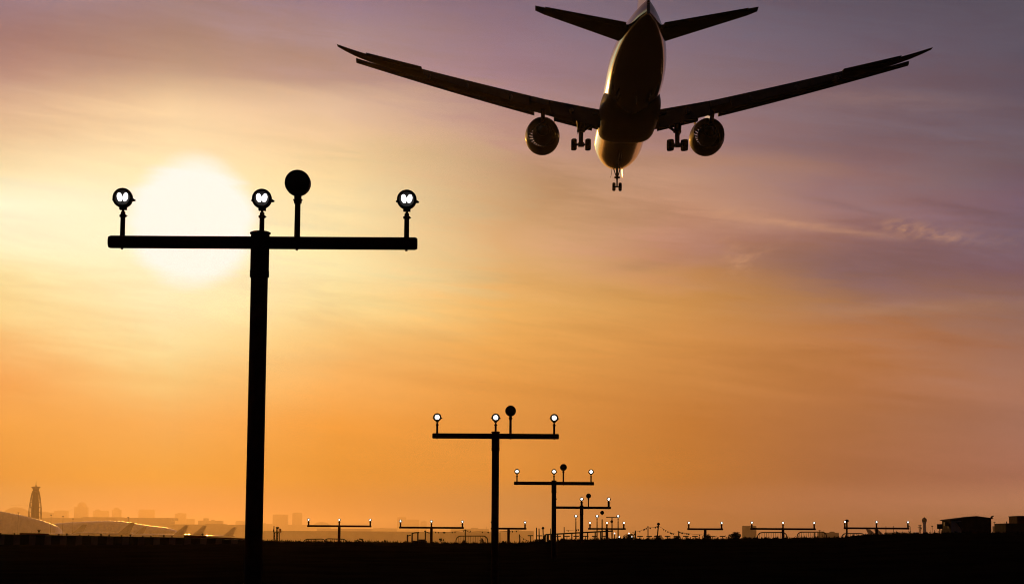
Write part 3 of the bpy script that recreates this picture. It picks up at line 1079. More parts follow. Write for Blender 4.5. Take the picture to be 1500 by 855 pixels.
tag(o, 'small forked lamp standing on the red block at the left', 'lamp')
p = W(297, ftop(297) - 3.6, FD)
o = MB().tube((0, 0, 0), (0, 0, 0.08), 0.03, None, 8).lathe([(0.04, 0.08), (0.06, 0.1), (0.05, 0.15), (0.01, 0.17)], (0, 0, 0), 'Z', 10).tube((-0.1, 0, 0.1), (0, 0, 0.12), 0.02, None, 6).build('barrier_beacon', M['lamp'], None, 35, (p.x, FD, p.z + 0.01))
tag(o, 'small beacon standing on the taller dark red block', 'lamp')

# ------------------------------------------------------------------ hooped crowd barriers
def hoop(px0, px1, ytop, d, label, tilt=0.0):
    a, b = W(px0, ytop, d), W(px1, ytop + tilt, d)
    w = b.x - a.x
    g = H((a.x + b.x) / 2, d)
    root = thing('crowd_barrier', label, 'barrier', (a.x, d, g), 0, 'hooped barriers on the brow')
    h = a.z - g
    dz = b.z - a.z
    r = 0.35 if h > 0.4 else h * 0.7
    pts = [(0, 0, -0.1), (0, 0, h - r)]
    for i in range(1, 7):
        t = i / 6 * math.pi / 2
        pts.append((r * (1 - math.cos(t)), 0, h - r + r * math.sin(t)))
    for i in range(0, 7):
        t = i / 6 * math.pi / 2
        pts.append((w - r + r * math.sin(t), 0, h + dz - r + r * math.cos(t)))
    pts.append((w, 0, -0.1))
    MB().path(pts, 0.036, 8).build('frame', M['dark'], root)
    m = MB()
    m.tube((0, 0, 0.12), (w, 0, 0.12), 0.022, None, 6)
    n = 13
    for i in range(1, n):
        x = w * i / n
        m.tube((x, 0, 0.12), (x, 0, h + dz * i / n - 0.01 - (0.05 if i in (1, n - 1) else 0)), 0.0125, None, 5)
    m.build('bars', M['dark'], root)
    m = MB()
    for x in (0.25, w - 0.25):
        m.box((x, 0, -0.02), (0.05, 0.6, 0.04))
    m.build('foot', M['dark'], root)


hoop(668, 714.5, 784.4, 148, 'hooped crowd barrier left of the second mast')
hoop(1109.5, 1153, 779.3, 148, 'hooped crowd barrier crossed by a light bar pole')
hoop(1167.5, 1211, 778.6, 148, 'hooped crowd barrier between the two long right light bars')
hoop(1232.5, 1268, 780.8, 150, 'hooped crowd barrier under the farthest right light bar')
hoop(444, 478, 789, 148, 'low hooped crowd barrier left of the far left light bar pole', -0.2)
hoop(474, 508.5, 788.4, 149.2, 'low hooped crowd barrier right behind the far left light bar pole', 0.5)


# ------------------------------------------------------------------ posts, frames and wires on the field
def post(px, ytop, d, label, r=0.05, lean=0.0, cap=None, group=None, name='field_post', ybase=None):
    p = W(px, ytop, d)
    q = W(px + lean, 794, d)
    g = H(q.x, d)
    m = MB()
    top = (p.x - q.x, 0, p.z - g)
    m.tube((0, 0, -0.15), top, r, r * 0.85, 8)
    if cap == 'knob':
        m.lathe([(r * 1.0, -0.02), (r * 2.2, 0.03), (r * 2.2, 0.12), (r * 0.8, 0.2)], top, 'Z', 8)
    elif cap == 'arm':
        m.tube((top[0] - 0.1, 0, top[2] - 0.04), (top[0] + 0.35, 0, top[2] - 0.22), r * 0.6, None, 6)
    o = m.build(name, M['dark'], None, 35, (q.x, d, g))
    tag(o, label, 'post', group)
    return Vector((p.x, d, p.z))


PT = {}
PT['a'] = post(681.6, 774.8, 165, 'straight thin post rising behind the left hooped barrier', 0.045, 0, 'arm')
PT['b'] = post(761, 782, 160, 'short post leaning left, right of the second mast', 0.055, 1.4)
post(786, 772.2, 170, 'tall bare post, left of a close pair near the mid-sized mast', 0.05)
post(789.6, 773.4, 171, 'tall bare post, right of a close pair near the mid-sized mast', 0.05, 0.5)
PT['c'] = post(795.4, 774.5, 172, 'post with a thick dark knob on top beside the pipe rail', 0.05, 1.2, 'knob')
post(806.5, 773.4, 172, 'thin post just left of the mid-sized mast', 0.035)
post(826.4, 771.2, 172, 'thin bare post just right of the mid-sized mast', 0.04)
post(930.8, 776.3, 172, 'short post left of the wired pair of posts', 0.06)
PT['d'] = post(949.2, 769.8, 172, 'upright thin post carrying the tagged wire', 0.045, 0.2)
PT['e'] = post(964.6, 768.4, 172, 'slanting post carrying the tagged wire', 0.06, -3.4, 'knob')
PT['f'] = post(994.3, 777.2, 172, 'short post at the low end of the tagged wire', 0.055, -0.2, 'arm')
PT['g'] = post(1031.6, 779.5, 174, 'short post right behind the short right light bar', 0.06)
post(623, 776.3, 165, 'leaning post with a small arm beside the equipment frame', 0.055, 0.4, 'arm')
post(1192.8, 779.5, 173, 'short stake below the end lamp of a long light bar', 0.05)
PT['h'] = post(1240.5, 763.6, 180, 'thick knobbed post behind the first lamp of the far right bar', 0.085, -0.2, 'knob')
post(1297.8, 770.2, 300, 'thin upright pole rising above the far right light bar, left one', 0.05)
post(1308.5, 769.6, 300, 'thin upright pole rising above the far right light bar, right one', 0.05)


def wire(a, b, sag, tags, label):
    m = MB()
    pts = []
    for i in range(13):
        t = i / 12
        p = a.lerp(b, t)
        p.z -= sag * 4 * t * (1 - t)
        pts.append(p - a)
    m.path(pts, 0.010, 5)
    root = tag(m.build('tagged_wire', M['dark'], None, 35, a), label, 'wire', 'wires hung with dark tags')
    k = MB()
    for t in tags:
        i = int(t * 12)
        f = t * 12 - i
        p = pts[i].lerp(pts[min(i + 1, 12)], f)
        s = random.uniform(0.035, 0.065)
        k.lathe([(0.01, 0.01), (s, -0.02), (s * 0.8, -0.09), (0.01, -0.13)], p, 'Z', 6)
    k.build('marker_tag', M['dark'], root)


rt = lambda n: sorted(random.uniform(0.03, 0.97) for _ in range(n))
wire(W(926, 779, 172), PT['d'] - Vector((0, 0, 0.08)), 0.1, rt(4), 'tagged wire rising to the upright thin post')
wire(PT['d'] - Vector((0, 0, 0.1)), PT['e'] - Vector((0, 0, 0.05)), 0.08, rt(4), 'tagged wire between the upright and slanting posts')
wire(PT['e'] - Vector((0, 0, 0.05)), W(990, 781.5, 172), 0.1, rt(6), 'tagged wire dropping right from the slanting post')
wire(PT['f'] - Vector((0, 0, 0.05)), W(1029, 782.5, 173), 0.05, rt(9), 'tagged wire running right to the short light bar')
wire(W(632, 777.5, 165), PT['a'] - Vector((0, 0, 0.05)), 0.1, rt(7), 'tagged wire running left from the post by the left hooped barrier')
wire(PT['a'] - Vector((0, 0, 0.06)), W(760, 776.2, 165), 0.12, rt(6), 'tagged wire passing behind the second mast')
wire(PT['b'] - Vector((0, 0, 0.1)), W(777, 792.5, 160), 0.05, rt(3), 'slack wire running down from the short leaning post')
wire(W(829, 776, 172), W(848, 774.5, 172), 0.03, rt(4), 'short tagged wire just left of the smaller mast')

# T-shaped stands
tm = MB()
tm.tube((0, 0, -0.3), (0, 0, 1.0), 0.055, None, 8)
tm.box((0, 0, 1.0), (0.82, 0.16, 0.09))
tmesh = tm.mesh('short_stand', M['dark'], 35)
for px, yt in ((777, 783.2), (790.3, 783.4), (817.5, 784), (830.5, 784.2), (844, 784.2), (858, 784.2), (871, 784.2), (885, 784), (937.6, 784.3), (951, 784.4), (977.8, 784.3), (991, 784.4), (1004.6, 784.3), (1018, 784.4), (1058.4, 784.3), (962, 784.2), (1044, 784.6)):
    p = W(px, yt, 300)
    o = link('crossbar_stand', tmesh, None, (p.x, 300, p.z - 1.0))
    g = H(p.x, 300)
    o.location.z = g
    o.scale.z = (p.z - g) / 1.04
    tag(o, 'low T-shaped stand, one of a row along the dark brow', 'stand', 'row of low T-shaped stands')

# pipe rail along the brow
a, b = W(797.5, 782.3, 152), W(898, 777, 152)
root = thing('pipe_rail', 'long pipe handrail climbing right, crossed by the mast poles', 'railing', (a.x, 152, H(a.x, 152)))
g = H(a.x, 152)
m = MB()
pts = [(0, 0, -0.1), (0, 0, a.z - g - 0.12), (0.04, 0, a.z - g - 0.03), (0.14, 0, a.z - g), (b.x - a.x, 0, b.z - g)]
m.path(pts, 0.05, 8)
m.build('rail', M['dark'], root)
for i, t in enumerate((0.02, 0.05, 0.1, 0.19, 0.28, 0.4, 0.52, 0.63, 0.74, 0.82, 0.9, 0.985)):
    x = (b.x - a.x) * t
    z = a.z - g + (b.z - a.z) * t
    MB().tube((x, 0.0, -0.1), (x, 0.0, z - 0.05), 0.045 if i != 1 else 0.08, None, 8).build('post', M['dark'], root)

# equipment frame on the left
p = W(597, 783, 160)
g = H(p.x, 160)
root = thing('pipe_stand', 'stepped pipe frame standing left of the low light bar pole', 'frame', (p.x, 160, g))
k = 160 / F
Z = lambda px, py: W(px, py, 160).z - g
m = MB()
for px, py, r in ((597, 782.5, 0.06), (603.7, 780.4, 0.055), (612, 779.6, 0.055)):
    x = (px - 597) * k
    MB().tube((x, 0, -0.1), (x, 0, Z(px, py)), r, None, 8).build('post', M['dark'], root)
m.path([(6.2 * k, 0, Z(603, 780.7)), (10 * k, 0, Z(607, 779.8)), (17 * k, 0, Z(614, 779.2))], 0.045, 8)
m.tube((0, 0, Z(597, 784.5)), (5 * k, 0, Z(602, 783)), 0.04, None, 8)
m.build('top_rail', M['dark'], root)
p2 = W(604.5, 791.2, 158)
g2 = H(p2.x, 158)
hh = p2.z - g2
wd = 20.5 * 158 / F
m = MB()
m.box((wd / 2, 0, hh / 2 - 0.05), (wd, 0.7, hh + 0.1))
root = thing('equipment_cabinet', 'low dark cabinet at the foot of the pipe frame', 'cabinet', (p2.x, 158, g2))
m.build('housing', M['dark'], root, 0)
m = MB().box((wd * 0.68, 0, hh + 0.05), (wd * 0.5, 0.74, 0.1))
m.build('lid', M['dark'], root, 0)

# antenna rig with the orange board right of the tallest mast
p = W(406, 792, 170)
g = H(p.x, 170)
k = 170 / F
root = thing('antenna_rig', 'small dark antenna rig with an orange board, right of the tallest mast', 'antenna', (p.x, 170, g))
Z = lambda py: W(406, py, 170).z - g
m = MB()
for dx, yt, r in ((-5.0, 770, 0.035), (-3.6, 779, 0.03), (-0.9, 772, 0.04), (0.8, 772, 0.04), (3.4, 779, 0.03)):
    m.tube((dx * k, 0, -0.1), (dx * k, 0, Z(yt)), r, None, 6)
for i in range(5):
    z0, z1 = Z(791 - i * 2.3), Z(788.7 - i * 2.3)
    for xa, xb in ((-5.0, -3.6), (-0.9, 0.8)):
        m.tube((xa * k, 0, z0), (xb * k, 0, z1), 0.018, None, 5)
        m.tube((xb * k, 0, z0), (xa * k, 0, z1), 0.018, None, 5)
m.build('lattice', M['dark'], root)
m = MB()
m.box((0, 0, Z(779.4)), (10.5 * k, 0.5, 0.06))
m.lathe([(0.06, Z(774)), (0.12, Z(773)), (0.14, Z(772)), (0.14, Z(771.5)), (0.03, Z(771.2))], (0, 0, 0), 'Z', 10)
m.box((-5.2 * k, 0, Z(776.5)), (0.1, 0.1, 0.2))
m.build('platform', M['dark'], root)
m = MB().box((4.2 * k, -0.05, Z(776)), (2.6 * k, 0.05, 4.5 * k))
m.build('orange_board', M['orange'], root, 0)

# small lit field lights on the brow
lg = MB().lathe([(0.02, 0.16), (0.06, 0.18), (0.075, 0.22), (0.06, 0.27), (0.02, 0.29)], (0, 0, 0), 'Z', 12)
lgm = lg.mesh('lit_globe', M['lens'])
stm = MB().tube((0, 0, -0.4), (0, 0, 0.17), 0.03, None, 8).mesh('stake', M['dark'])
for px, py, d, lab in ((900.2, 779.8, 150, 'small lit field light beside the foot of the thin flasher post'), (921.2, 779.8, 152, 'small lit field light at the top of the brow, right of the lamp posts'),
                       (907.2, 785.2, 146, 'small lit field light low between two others'), (925.6, 785.2, 145, 'small lit field light lowest and farthest right of its cluster'),
                       (1296.8, 783.4, 142, 'small lit field light under the parked tail fins'), (1341, 779.8, 160, 'small lit field light left of the domed tower')):
    p = W(px, py, d)
    root = thing('field_light', lab, 'light', (p.x, d, p.z - 0.22), 0, 'small lit field lights')
    link('stake', stm, root)
    link('globe', lgm, root).scale = (0.6, 0.6, 0.8)


# ------------------------------------------------------------------ shrubs
def shrub(px0, px1, ytop, d, label, n=420, name='shrub'):
    a, b = W(px0, 790, d), W(px1, 790, d)
    cx, w = (a.x + b.x) / 2, (b.x - a.x) / 2
    g = H(cx, d)
    h = max(0.25, W((px0 + px1) / 2, ytop, d).z - g)
    root = thing(name, label, 'shrub', (cx, d, g), 0, 'shrubs along the brow')
    lobes = [(random.uniform(-0.55, 0.55) * w, random.uniform(-0.4, 0.4) * w, random.uniform(0.35, 0.72) * h, random.uniform(0.3, 0.5)) for _ in range(6)] + [(0, 0, 0.55 * h, 0.5)]
    m = MB()
    for _ in range(n):
        lx, ly, lz, lr = random.choice(lobes)
        u = Vector((random.gauss(0, 1), random.gauss(0, 1), random.gauss(0, 1))).normalized() * random.uniform(0.4, 1.0) ** 0.5
        c = Vector((lx + u.x * lr * w, ly + u.y * lr * w, lz + u.z * lr * h * 0.9))
        if c.z < 0 or c.z > h * 1.05:
            continue
        s = random.uniform(0.04, 0.09) * (0.7 + 0.3 * min(1.5, w))
        e1 = Vector((random.gauss(0, 1), random.gauss(0, 1), random.gauss(0, 1))).normalized()
        e2 = e1.orthogonal().normalized()
        m.add([c - e1 * s, c + e2 * s * 0.5, c + e1 * s, c - e2 * s * 0.5], [[0, 1, 2, 3]])
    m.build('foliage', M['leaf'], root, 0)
    m = MB()
    for q in range(5):
        m.tube((0, 0, -0.1), (random.uniform(-.6, .6) * w, random.uniform(-.3, .3) * w, h * random.uniform(0.4, 0.7)), 0.03, 0.012, 6)
    m.build('stem', M['dark'], root)


for px0, px1, yt, d, lab, n in (
        (1066, 1091, 779.4, 145, 'round leafy shrub left of the long right light bars', 1100),
        (1026, 1044, 782.4, 150, 'shrub at the foot of the short right light bar', 500),
        (782, 797, 789.2, 146, 'small low shrub left of the pipe rail', 400),
        (905, 932, 781.6, 150, 'wide dark shrub among the small lit field lights', 800),
        (958, 972, 783.5, 150, 'small shrub at the foot of the slanting post', 400),
        (984, 998, 783.8, 150, 'small shrub at the foot of the short arm post', 400),
        (1310, 1336, 778.6, 150, 'flat shrub under the last lamp of the far right bar', 600),
        (1262, 1284, 781.4, 146, 'low shrub under the far right light bar pole', 500),
        (676, 684, 790.4, 148, 'tiny shrub inside the left hooped barrier', 260),
        (820, 838, 788.3, 146, 'low shrub between the pipe rail and the mid-sized mast', 400),
        (1080, 1104, 784.5, 150, 'low spreading shrub right beside the round leafy one', 500)):
    shrub(px0, px1, yt, d, lab, n)


def weed(px, ytop, d, label):
    p = W(px, ytop, d)
    g = H(p.x, d)
    h = p.z - g
    m = MB()
    m.tube((0, 0, -0.1), (0.02, 0, h * 0.95), 0.025, 0.015, 6)
    for q in range(7):
        z = h * random.uniform(0.45, 0.95)
        dx = random.uniform(-0.16, 0.16)
        m.tube((0.01, 0, z - 0.08), (dx, random.uniform(-.1, .1), z), 0.012, 0.008, 5)
        m.lathe([(0.01, -0.04), (0.045, 0), (0.04, 0.05), (0.01, 0.08)], (dx, 0, z), 'Z', 6)
    tag(m.build('thistle', M['leaf'], None, 0, (p.x, d, g)), label, 'plant', 'dry weeds on the brow')


weed(647, 787, 150, 'dry branching weed left of the hooped barrier by the second mast')
weed(524, 788.2, 148, 'dry upright weed right of the far left light bar, left one')
weed(531, 789, 148, 'dry leaning weed right of the far left light bar, right one')
weed(562, 790.6, 148, 'short dry weed left of the pipe frame')
weed(705, 787.5, 152, 'dry weed showing through the left hooped barrier')
weed(738, 790.2, 152, 'short dry weed right beside the second mast pole')
weed(1333.5, 769.2, 200, 'tall thin dry plant right of the far right light bar')


# ------------------------------------------------------------------ right: hut, sign, blocks
D = 250.0
k = D / F


def XZ(px, py, d=D):
    p = W(px, py, d)
    return p.x, p.z


x0, _ = XZ(1391, 770)
g = H(x0, D)
root = thing('field_hut', 'dark gabled hut with an end face coloured as if lit and a bent pole on its roof', 'hut', (x0, D, g))
P = lambda px, py: (XZ(px, py)[0] - x0, XZ(px, py)[1] - g)
body = [P(1408.5, 782)[0], P(1453, 782)[0]]
m = MB()
poly = [(P(1392.5, 782)[0], -0.3), (P(1452, 782)[0], -0.3), P(1452, 759.2), P(1430, 756.4), P(1392.5, 760.6)]
m.prism(poly, 0, 5.0, 'XZ')
m.build('wall', M['hut'], root, 0)
m = MB()
poly = [(P(1393, 782)[0], -0.2), (P(1408, 782)[0], -0.2), P(1408, 762.0), P(1393, 762.0)]
m.prism(poly, -0.06, -0.003, 'XZ')
m.build('lit_face_tone', M['hutlit'], root, 0)  # thin slab whose pale colour stands in for light on the left face
m = MB()
m.prism([P(1390.6, 761.6), P(1430, 756.6), P(1454, 759.6), P(1454, 758.4), P(1430, 755.2), P(1390.6, 760.1)], -0.35, 5.3, 'XZ')
m.build('roof', M['hut'], root, 0)
m = MB()
m.prism([P(1399.5, 764.2), P(1408.6, 764.0), P(1408.6, 774.5), P(1404.5, 769.5)], -0.55, -0.07, 'XZ')
m.build('awning', M['hut'], root, 0)
m = MB()
a_, b_ = P(1384.4, 764.2), P(1391.2, 769.6)
m.box(((a_[0] + b_[0]) / 2, 0.5, (a_[1] + b_[1]) / 2), (b_[0] - a_[0], 0.7, a_[1] - b_[1]))
a_ = P(1391.5, 770)
m.box((a_[0], 0.5, a_[1]), (0.25, 0.5, 0.5))
m.build('cooling_unit', M['dark'], root, 0)
m = MB()
m.path([(*P(1452.5, 759)[:1], 0.3, P(1452.5, 759)[1]), (P(1453.4, 756.6)[0], 0.3, P(1453.4, 756.6)[1]), (P(1456.2, 755.0)[0], 0.3, P(1456.2, 755.0)[1])], [0.13, 0.12, 0.06], 8)
m.build('bent_pole', M['dark'], root)

p = W(1377, 781, 240)
g = H(p.x, 240)
root = thing('sign_board', 'square dark sign board on a post left of the hut', 'sign', (p.x, 240, g))
zt, zb = W(1377, 767, 240).z - g, W(1377, 774.2, 240).z - g
MB().tube((0, 0.06, -0.1), (0, 0.06, zt - 0.1), 0.07, None, 8).build('post', M['dark'], root)
MB().box((0, 0, (zt + zb) / 2), (8.4 * 240 / F, 0.08, zt - zb)).build('board', M['dark'], root, 0)

x0, _ = XZ(1473.2, 770, 262)
g = H(x0, 262)
root = thing('dark_block_house', 'dark flat-roofed block house with a raised part at the right edge', 'building', (x0, 262, g))
P = lambda px, py: (XZ(px, py, 262)[0] - x0, XZ(px, py, 262)[1] - g)
m = MB()
m.prism([(P(1473.2, 782)[0], -0.3), (P(1560, 782)[0], -0.3), (P(1560, 766.8)[0], P(1473, 766.6)[1]), P(1473.2, 766.6)], 0, 6, 'XZ')
m.build('wall', M['hut'], root, 0)
m = MB()
m.prism([P(1472.8, 766.55), (P(1560, 766)[0], P(1472.8, 766.55)[1]), (P(1560, 766)[0], P(1472.8, 765.9)[1]), P(1472.8, 765.9)], -0.15, 6.1, 'XZ')
m.build('roof', M['hut'], root, 0)
m = MB()
a_ = P(1492, 765.85)
b_ = P(1560, 755.4)
m.prism([(a_[0], a_[1]), (b_[0], a_[1]), (b_[0], P(1492, 756)[1]), (a_[0], P(1492, 756)[1])], 0.6, 5, 'XZ')
m.build('raised_room', M['redblock'], root, 0)
m = MB()
m.prism([P(1491.4, 755.9), (b_[0] + .1, P(1491.4, 755.9)[1]), (b_[0] + .1, P(1491.4, 754.9)[1]), P(1491.4, 754.9)], 0.4, 5.2, 'XZ')
m.build('raised_roof', M['hut'], root, 0)
m = MB()
a_ = P(1476, 765.8)
m.tube((a_[0], 0.5, a_[1]), (a_[0], 0.5, P(1476, 763)[1]), 0.08, 0.05, 8)
m.build('roof_vent', M['dark'], root)


# ------------------------------------------------------------------ far airfield
def far_box(name, px0, px1, ytop, d, depth, mat, label, cat, extra=None, group=None, curve=None):
    """far building: facade and roof pieces on the plain"""
    a, b = W(px0, ytop, d), W(px1, ytop, d)
    g = 0.9
    k = d / F
    root = thing(name, label, cat, ((a.x + b.x) / 2, d, g), 0, group)
    w = b.x - a.x
    h = (a.z + b.z) / 2 - g
    m = MB()
    if curve:
        n = 12
        poly = [(-w / 2, -1), (w / 2, -1)] + [(w / 2 - w * i / n, h * (1 - curve + curve * math.sin(math.pi * i / n) ** 0.6) if 0 < i < n else h * (1 - curve)) for i in range(n + 1)]
        m.prism(poly, 0, depth, 'XZ')
    else:
        m.box((0, depth / 2, h / 2 - 0.5), (w, depth, h + 1))
    m.build('wall', mat, root, 0)
    if not curve:
        m = MB()
        m.box((0, depth / 2, h + 0.35 * k), (w * 0.985, depth * 0.985, 0.7 * k))
        m.build('parapet', mat, root, 0)
    for e in (extra or []):
        kind, q0, q1, yt = e
        A, B = W(q0, yt, d), W(q1, yt, d)
        xm, ww = (A.x + B.x) / 2 - root.location.x, B.x - A.x
        z1 = A.z - g
        zb_ = h + (0.7 * k if not curve else -h * curve * 0.5)
        m = MB()
        if kind == 'dome':
            m.lathe([(ww / 2, zb_)] + [(ww / 2 * math.cos(t), zb_ + (z1 - zb_) * (0.35 + 0.65 * math.sin(t))) for t in (0.0, 0.4, 0.8, 1.2, 1.5)], (xm, depth / 2, 0), 'Z', 16)
            m.build('dome', mat, root)
        elif kind == 'slope':
            m.prism([(xm - ww / 2, zb_), (xm + ww / 2, zb_), (xm - ww / 2, z1)], depth * 0.1, depth * 0.9, 'XZ')
            m.build('sloped_roof', mat, root, 0)
        elif kind == 'mast':
            m.tube((xm, depth / 2, zb_ - 1), (xm, depth / 2, z1), 0.35 * k, 0.15 * k, 6)
            m.build('roof_mast', mat, root)
        else:
            m.box((xm, depth / 2, (zb_ + z1) / 2), (ww, depth * 0.6, z1 - zb_))
            m.build('roof_block', mat, root, 0)
    return root


GC = 'hazy skyline buildings'
fb = lambda name, x0, x1, yt, d, lab, extra=None, curve=None: far_box(name, x0, x1, yt, d, (x1 - x0) * d / F * 0.5, M['city'], lab, 'building', extra, GC, curve)
fb('arched_hall', 3, 42, 742.2, 31049, 'faint arched hall behind the control tower, left of its shaft', None, 0.25)
fb('low_block', 57, 79, 750.8, 31049, 'faint low block right beside the control tower', [('block', 60, 70, 749.4)])
fb('low_block', 79, 99, 748.4, 34155, 'faint block with a step roof left of the domed high-rise', [('block', 84, 95, 747)])
fb('domed_high_rise', 108.5, 128, 742.8, 32602, 'faint tallest left skyline block with a rounded crown', [('dome', 112.5, 126, 734.8)])
fb('domed_block', 136, 158, 748.2, 34155, 'faint block with a small round dome on its left end', [('dome', 138.5, 146, 745.2)])
fb('stepped_tower', 164, 177, 746.6, 34155, 'faint slim stepped tower, narrower at its top', [('block', 166.5, 173.5, 743.2), ('mast', 169.4, 170.6, 741.4)])
fb('slab_block', 203, 225.5, 746.6, 35707, 'faint wide slab standing above the long hangar roof', [('block', 204, 224.5, 745.8)])
fb('sloped_block', 256, 272, 752.2, 33378, 'faint block with a roof sloping down to the right', [('slope', 260, 275, 750.6)])
fb('low_block', 273, 285, 760.2, 32602, 'faint low block right of the sloping one', [('mast', 281.5, 282.5, 758)])
fb('notched_block', 290, 325, 762.6, 24839, 'faint block with a notched turret, left of the tallest mast', [('block', 297.5, 304, 758.4), ('block', 309, 313, 760.6)])
fb('low_block', 345, 378, 763.6, 31049, 'faint low block just left of the tallest mast pole', [('block', 346, 354, 762)])
fb('square_high_rise', 399.5, 421.3, 753.6, 31049, 'faint square high-rise right of the tallest mast', [('block', 400.5, 420.5, 752.8)])
fb('slim_high_rise', 428.3, 442.2, 751.6, 31826, 'faint slim high-rise with cut corners, right of the square one', [('block', 430.2, 441, 750)])
fb('low_block', 380, 398, 767.6, 29497, 'faint low block left of the square high-rise', [('block', 385, 389, 765.6)])
fb('wide_block', 421, 462, 768.6, 30273, 'faint wide block under the slim high-rise')
fb('arched_hall', 458, 484, 764, 32602, 'faint arched hall above the far left light bar', None, 0.18)
fb('wide_hangar', 464, 544, 774.4, 21850, 'pale wide hangar behind the far left light bar')
fb('wide_block', 546, 581, 773.8, 27944, 'faint wide block between the two left light bars', [('block', 556, 563, 772.6)])
fb('square_block', 581.5, 594.8, 757.6, 40365, 'very faint square high-rise above the second left light bar')
fb('wide_block', 595, 614, 761, 40365, 'very faint wide block beside the square high-rise over the light bar')
fb('domed_block', 616, 625, 764.8, 40365, 'very faint small domed block over the light bar', [('dome', 617, 624.5, 762.4)])
fb('wide_block', 660, 716, 774.6, 26392, 'faint wide block left of the second mast pole', [('block', 690, 700, 772.4), ('mast', 712, 713, 770)])
fb('low_hangar', 732, 782, 777.6, 20700, 'faint low hangar right of the second mast pole', [('block', 748, 764, 776)])
fb('pale_block', 1088.2, 1108, 770.4, 9500, 'pale square block behind the round leafy shrub')
fb('low_hangar', 1200, 1229, 780.2, 8000, 'pale low hangar with a small dome, between the right light bars', [('dome', 1216, 1224, 777.8), ('mast', 1207.5, 1208.3, 776)])
fb('low_hangar', 1455.6, 1471, 770.8, 5200, 'pale far shed between the hut and the dark block house')
fb('low_hangar', 1380, 1394, 776.4, 6000, 'pale far shed just left of the hut')
fb('low_block', 1300, 1345, 780.0, 7000, 'faint low terminal wing behind the tall dry plant')

# long hangar under the skyline
far_box('long_hangar', 118, 251, 758.4, 19000, 200, M['city'], 'long flat hangar stretching behind the lens-shaped roof', 'building', [('block', 120, 178, 756.6), ('block', 251.5, 257, 762)])
far_box('side_hall', 60, 118, 758.8, 20000, 160, M['city'], 'hazy side hall between the tower and the long hangar', 'building', [('block', 70, 84, 757.4)])
far_box('side_hall', 250, 372, 768.4, 16000, 160, M['city'], 'hazy low hall right of the lens-shaped roof', 'building', [('block', 300, 330, 766.8)])
far_box('wide_apron_hall', 384, 734, 778.4, 13000, 150, M['city'], 'hazy low hall along the ground behind the left light bars', 'building', [('block', 470, 500, 777)])


# lens-shaped concourses: ribbed curved metal roofs on glazed walls
def concourse(prof, d, depth, label, wall_y):
    """prof: (px, ytop) silhouette; cross-section is a flattened arch running away from the viewer's left to right"""
    x00 = W(prof[0][0], 770, d).x
    root = thing('concourse', label, 'terminal', (x00, d, 0.9))
    pxs = [p[0] for p in prof]
    pys = [p[1] for p in prof]
    m = MB()
    rings = []
    n = int((pxs[-1] - pxs[0]) / 1.6)
    for i in range(n + 1):
        px = pxs[0] + (pxs[-1] - pxs[0]) * i / n
        p = W(px, float(np.interp(px, pxs, pys)), d)
        h = max(2.0, p.z - 0.9)
        bump = 1.0 - (0.013 if i % 4 == 0 else 0.0)
        wdt = depth * (0.35 + 0.65 * min(1, h / 45))
        ring = []
        for q in range(19):
            t = math.pi * q / 18
            ring.append((p.x - x00, depth / 2 - wdt / 2 * math.cos(t) * bump, h * bump * (math.sin(t) ** 0.55 if 0 < q < 18 else 0.0)))
        rings.append(ring)
    m.loft(rings)
    m.build('roof', M['roofmetal'], root, 30)
    m = MB()
    a, b = pxs[0] + 3, pxs[-1] - 6
    for t0 in np.arange(a, b, 9.0):
        A, B = W(t0, wall_y, d), W(t0 + 7.6, wall_y, d)
        m.box(((A.x + B.x) / 2 - x00, -3.0, (A.z - 0.9) / 2), (B.x - A.x, 6, A.z - 0.9))
    m.build('wall', M['termwall'], root, 0)


concourse([(-190, 762), (-150, 753), (-100, 747), (-40, 745.6), (-10, 747.2), (0, 748.6), (20, 752.4), (35, 756.2), (50, 760), (62, 764), (70, 767), (76, 769.8), (80, 774), (84, 782)], 7000, 150,
          'tall ribbed metal terminal roof sloping down at the left edge', 776)
concourse([(66, 774), (72, 765.6), (80, 764.8), (100, 763.4), (120, 762.4), (140, 761.6), (155, 761.4), (170, 762.2), (185, 764.2), (200, 766.8), (215, 769), (230, 770.6), (242, 772.2), (250, 775.4), (256, 784)], 7700, 200,
          'long low lens-shaped terminal roof right of the control tower', 777)

# control tower
TD = 7400.0
k = TD / F
M['towerwall'] = material('tower_wall', (0.05, 0.04, 0.035), 0.9, 0.05, noise=0.2, scale=0.02)
p = W(50.3, 780, TD)
root = thing('control_tower', 'hazy airport control tower with curved outer ribs and a flared cab', 'control tower', (p.x, TD, 0.9))
Z = lambda py: W(50.3, py, TD).z - 0.9
m = MB()
m.lathe([(5.2 * k, Z(795)), (5.0 * k, Z(760)), (4.8 * k, Z(735)), (4.2 * k, Z(722)), (3.9 * k, Z(719.5))], (0, 0, 0), 'Z', 24)
m.build('shaft', M['towerwall'], root)
m = MB()
m.lathe([(4.2 * k, Z(721)), (5.4 * k, Z(720.3)), (5.4 * k, Z(719.4)), (3.9 * k, Z(719)), (4.4 * k, Z(716.5)), (5.0 * k, Z(714.6)), (6.0 * k, Z(713.8)), (6.5 * k, Z(713.4)), (6.5 * k, Z(712.5)), (4.4 * k, Z(712.2)), (2.5 * k, Z(711.9))], (0, 0, 0), 'Z', 24)
m.build('cab', M['towerwall'], root)
m = MB()
m.tube((0, 0, Z(712)), (0, 0, Z(708.5)), 0.9 * k, 0.45 * k, 8)
m.tube((0, 0, Z(708.5)), (0, 0, Z(703.6)), 0.4 * k, 0.15 * k, 6)
m.tube((1.3 * k, 0, Z(712)), (1.3 * k, 0, Z(709.8)), 0.2 * k, None, 5)
m.build('antenna', M['towerwall'], root)
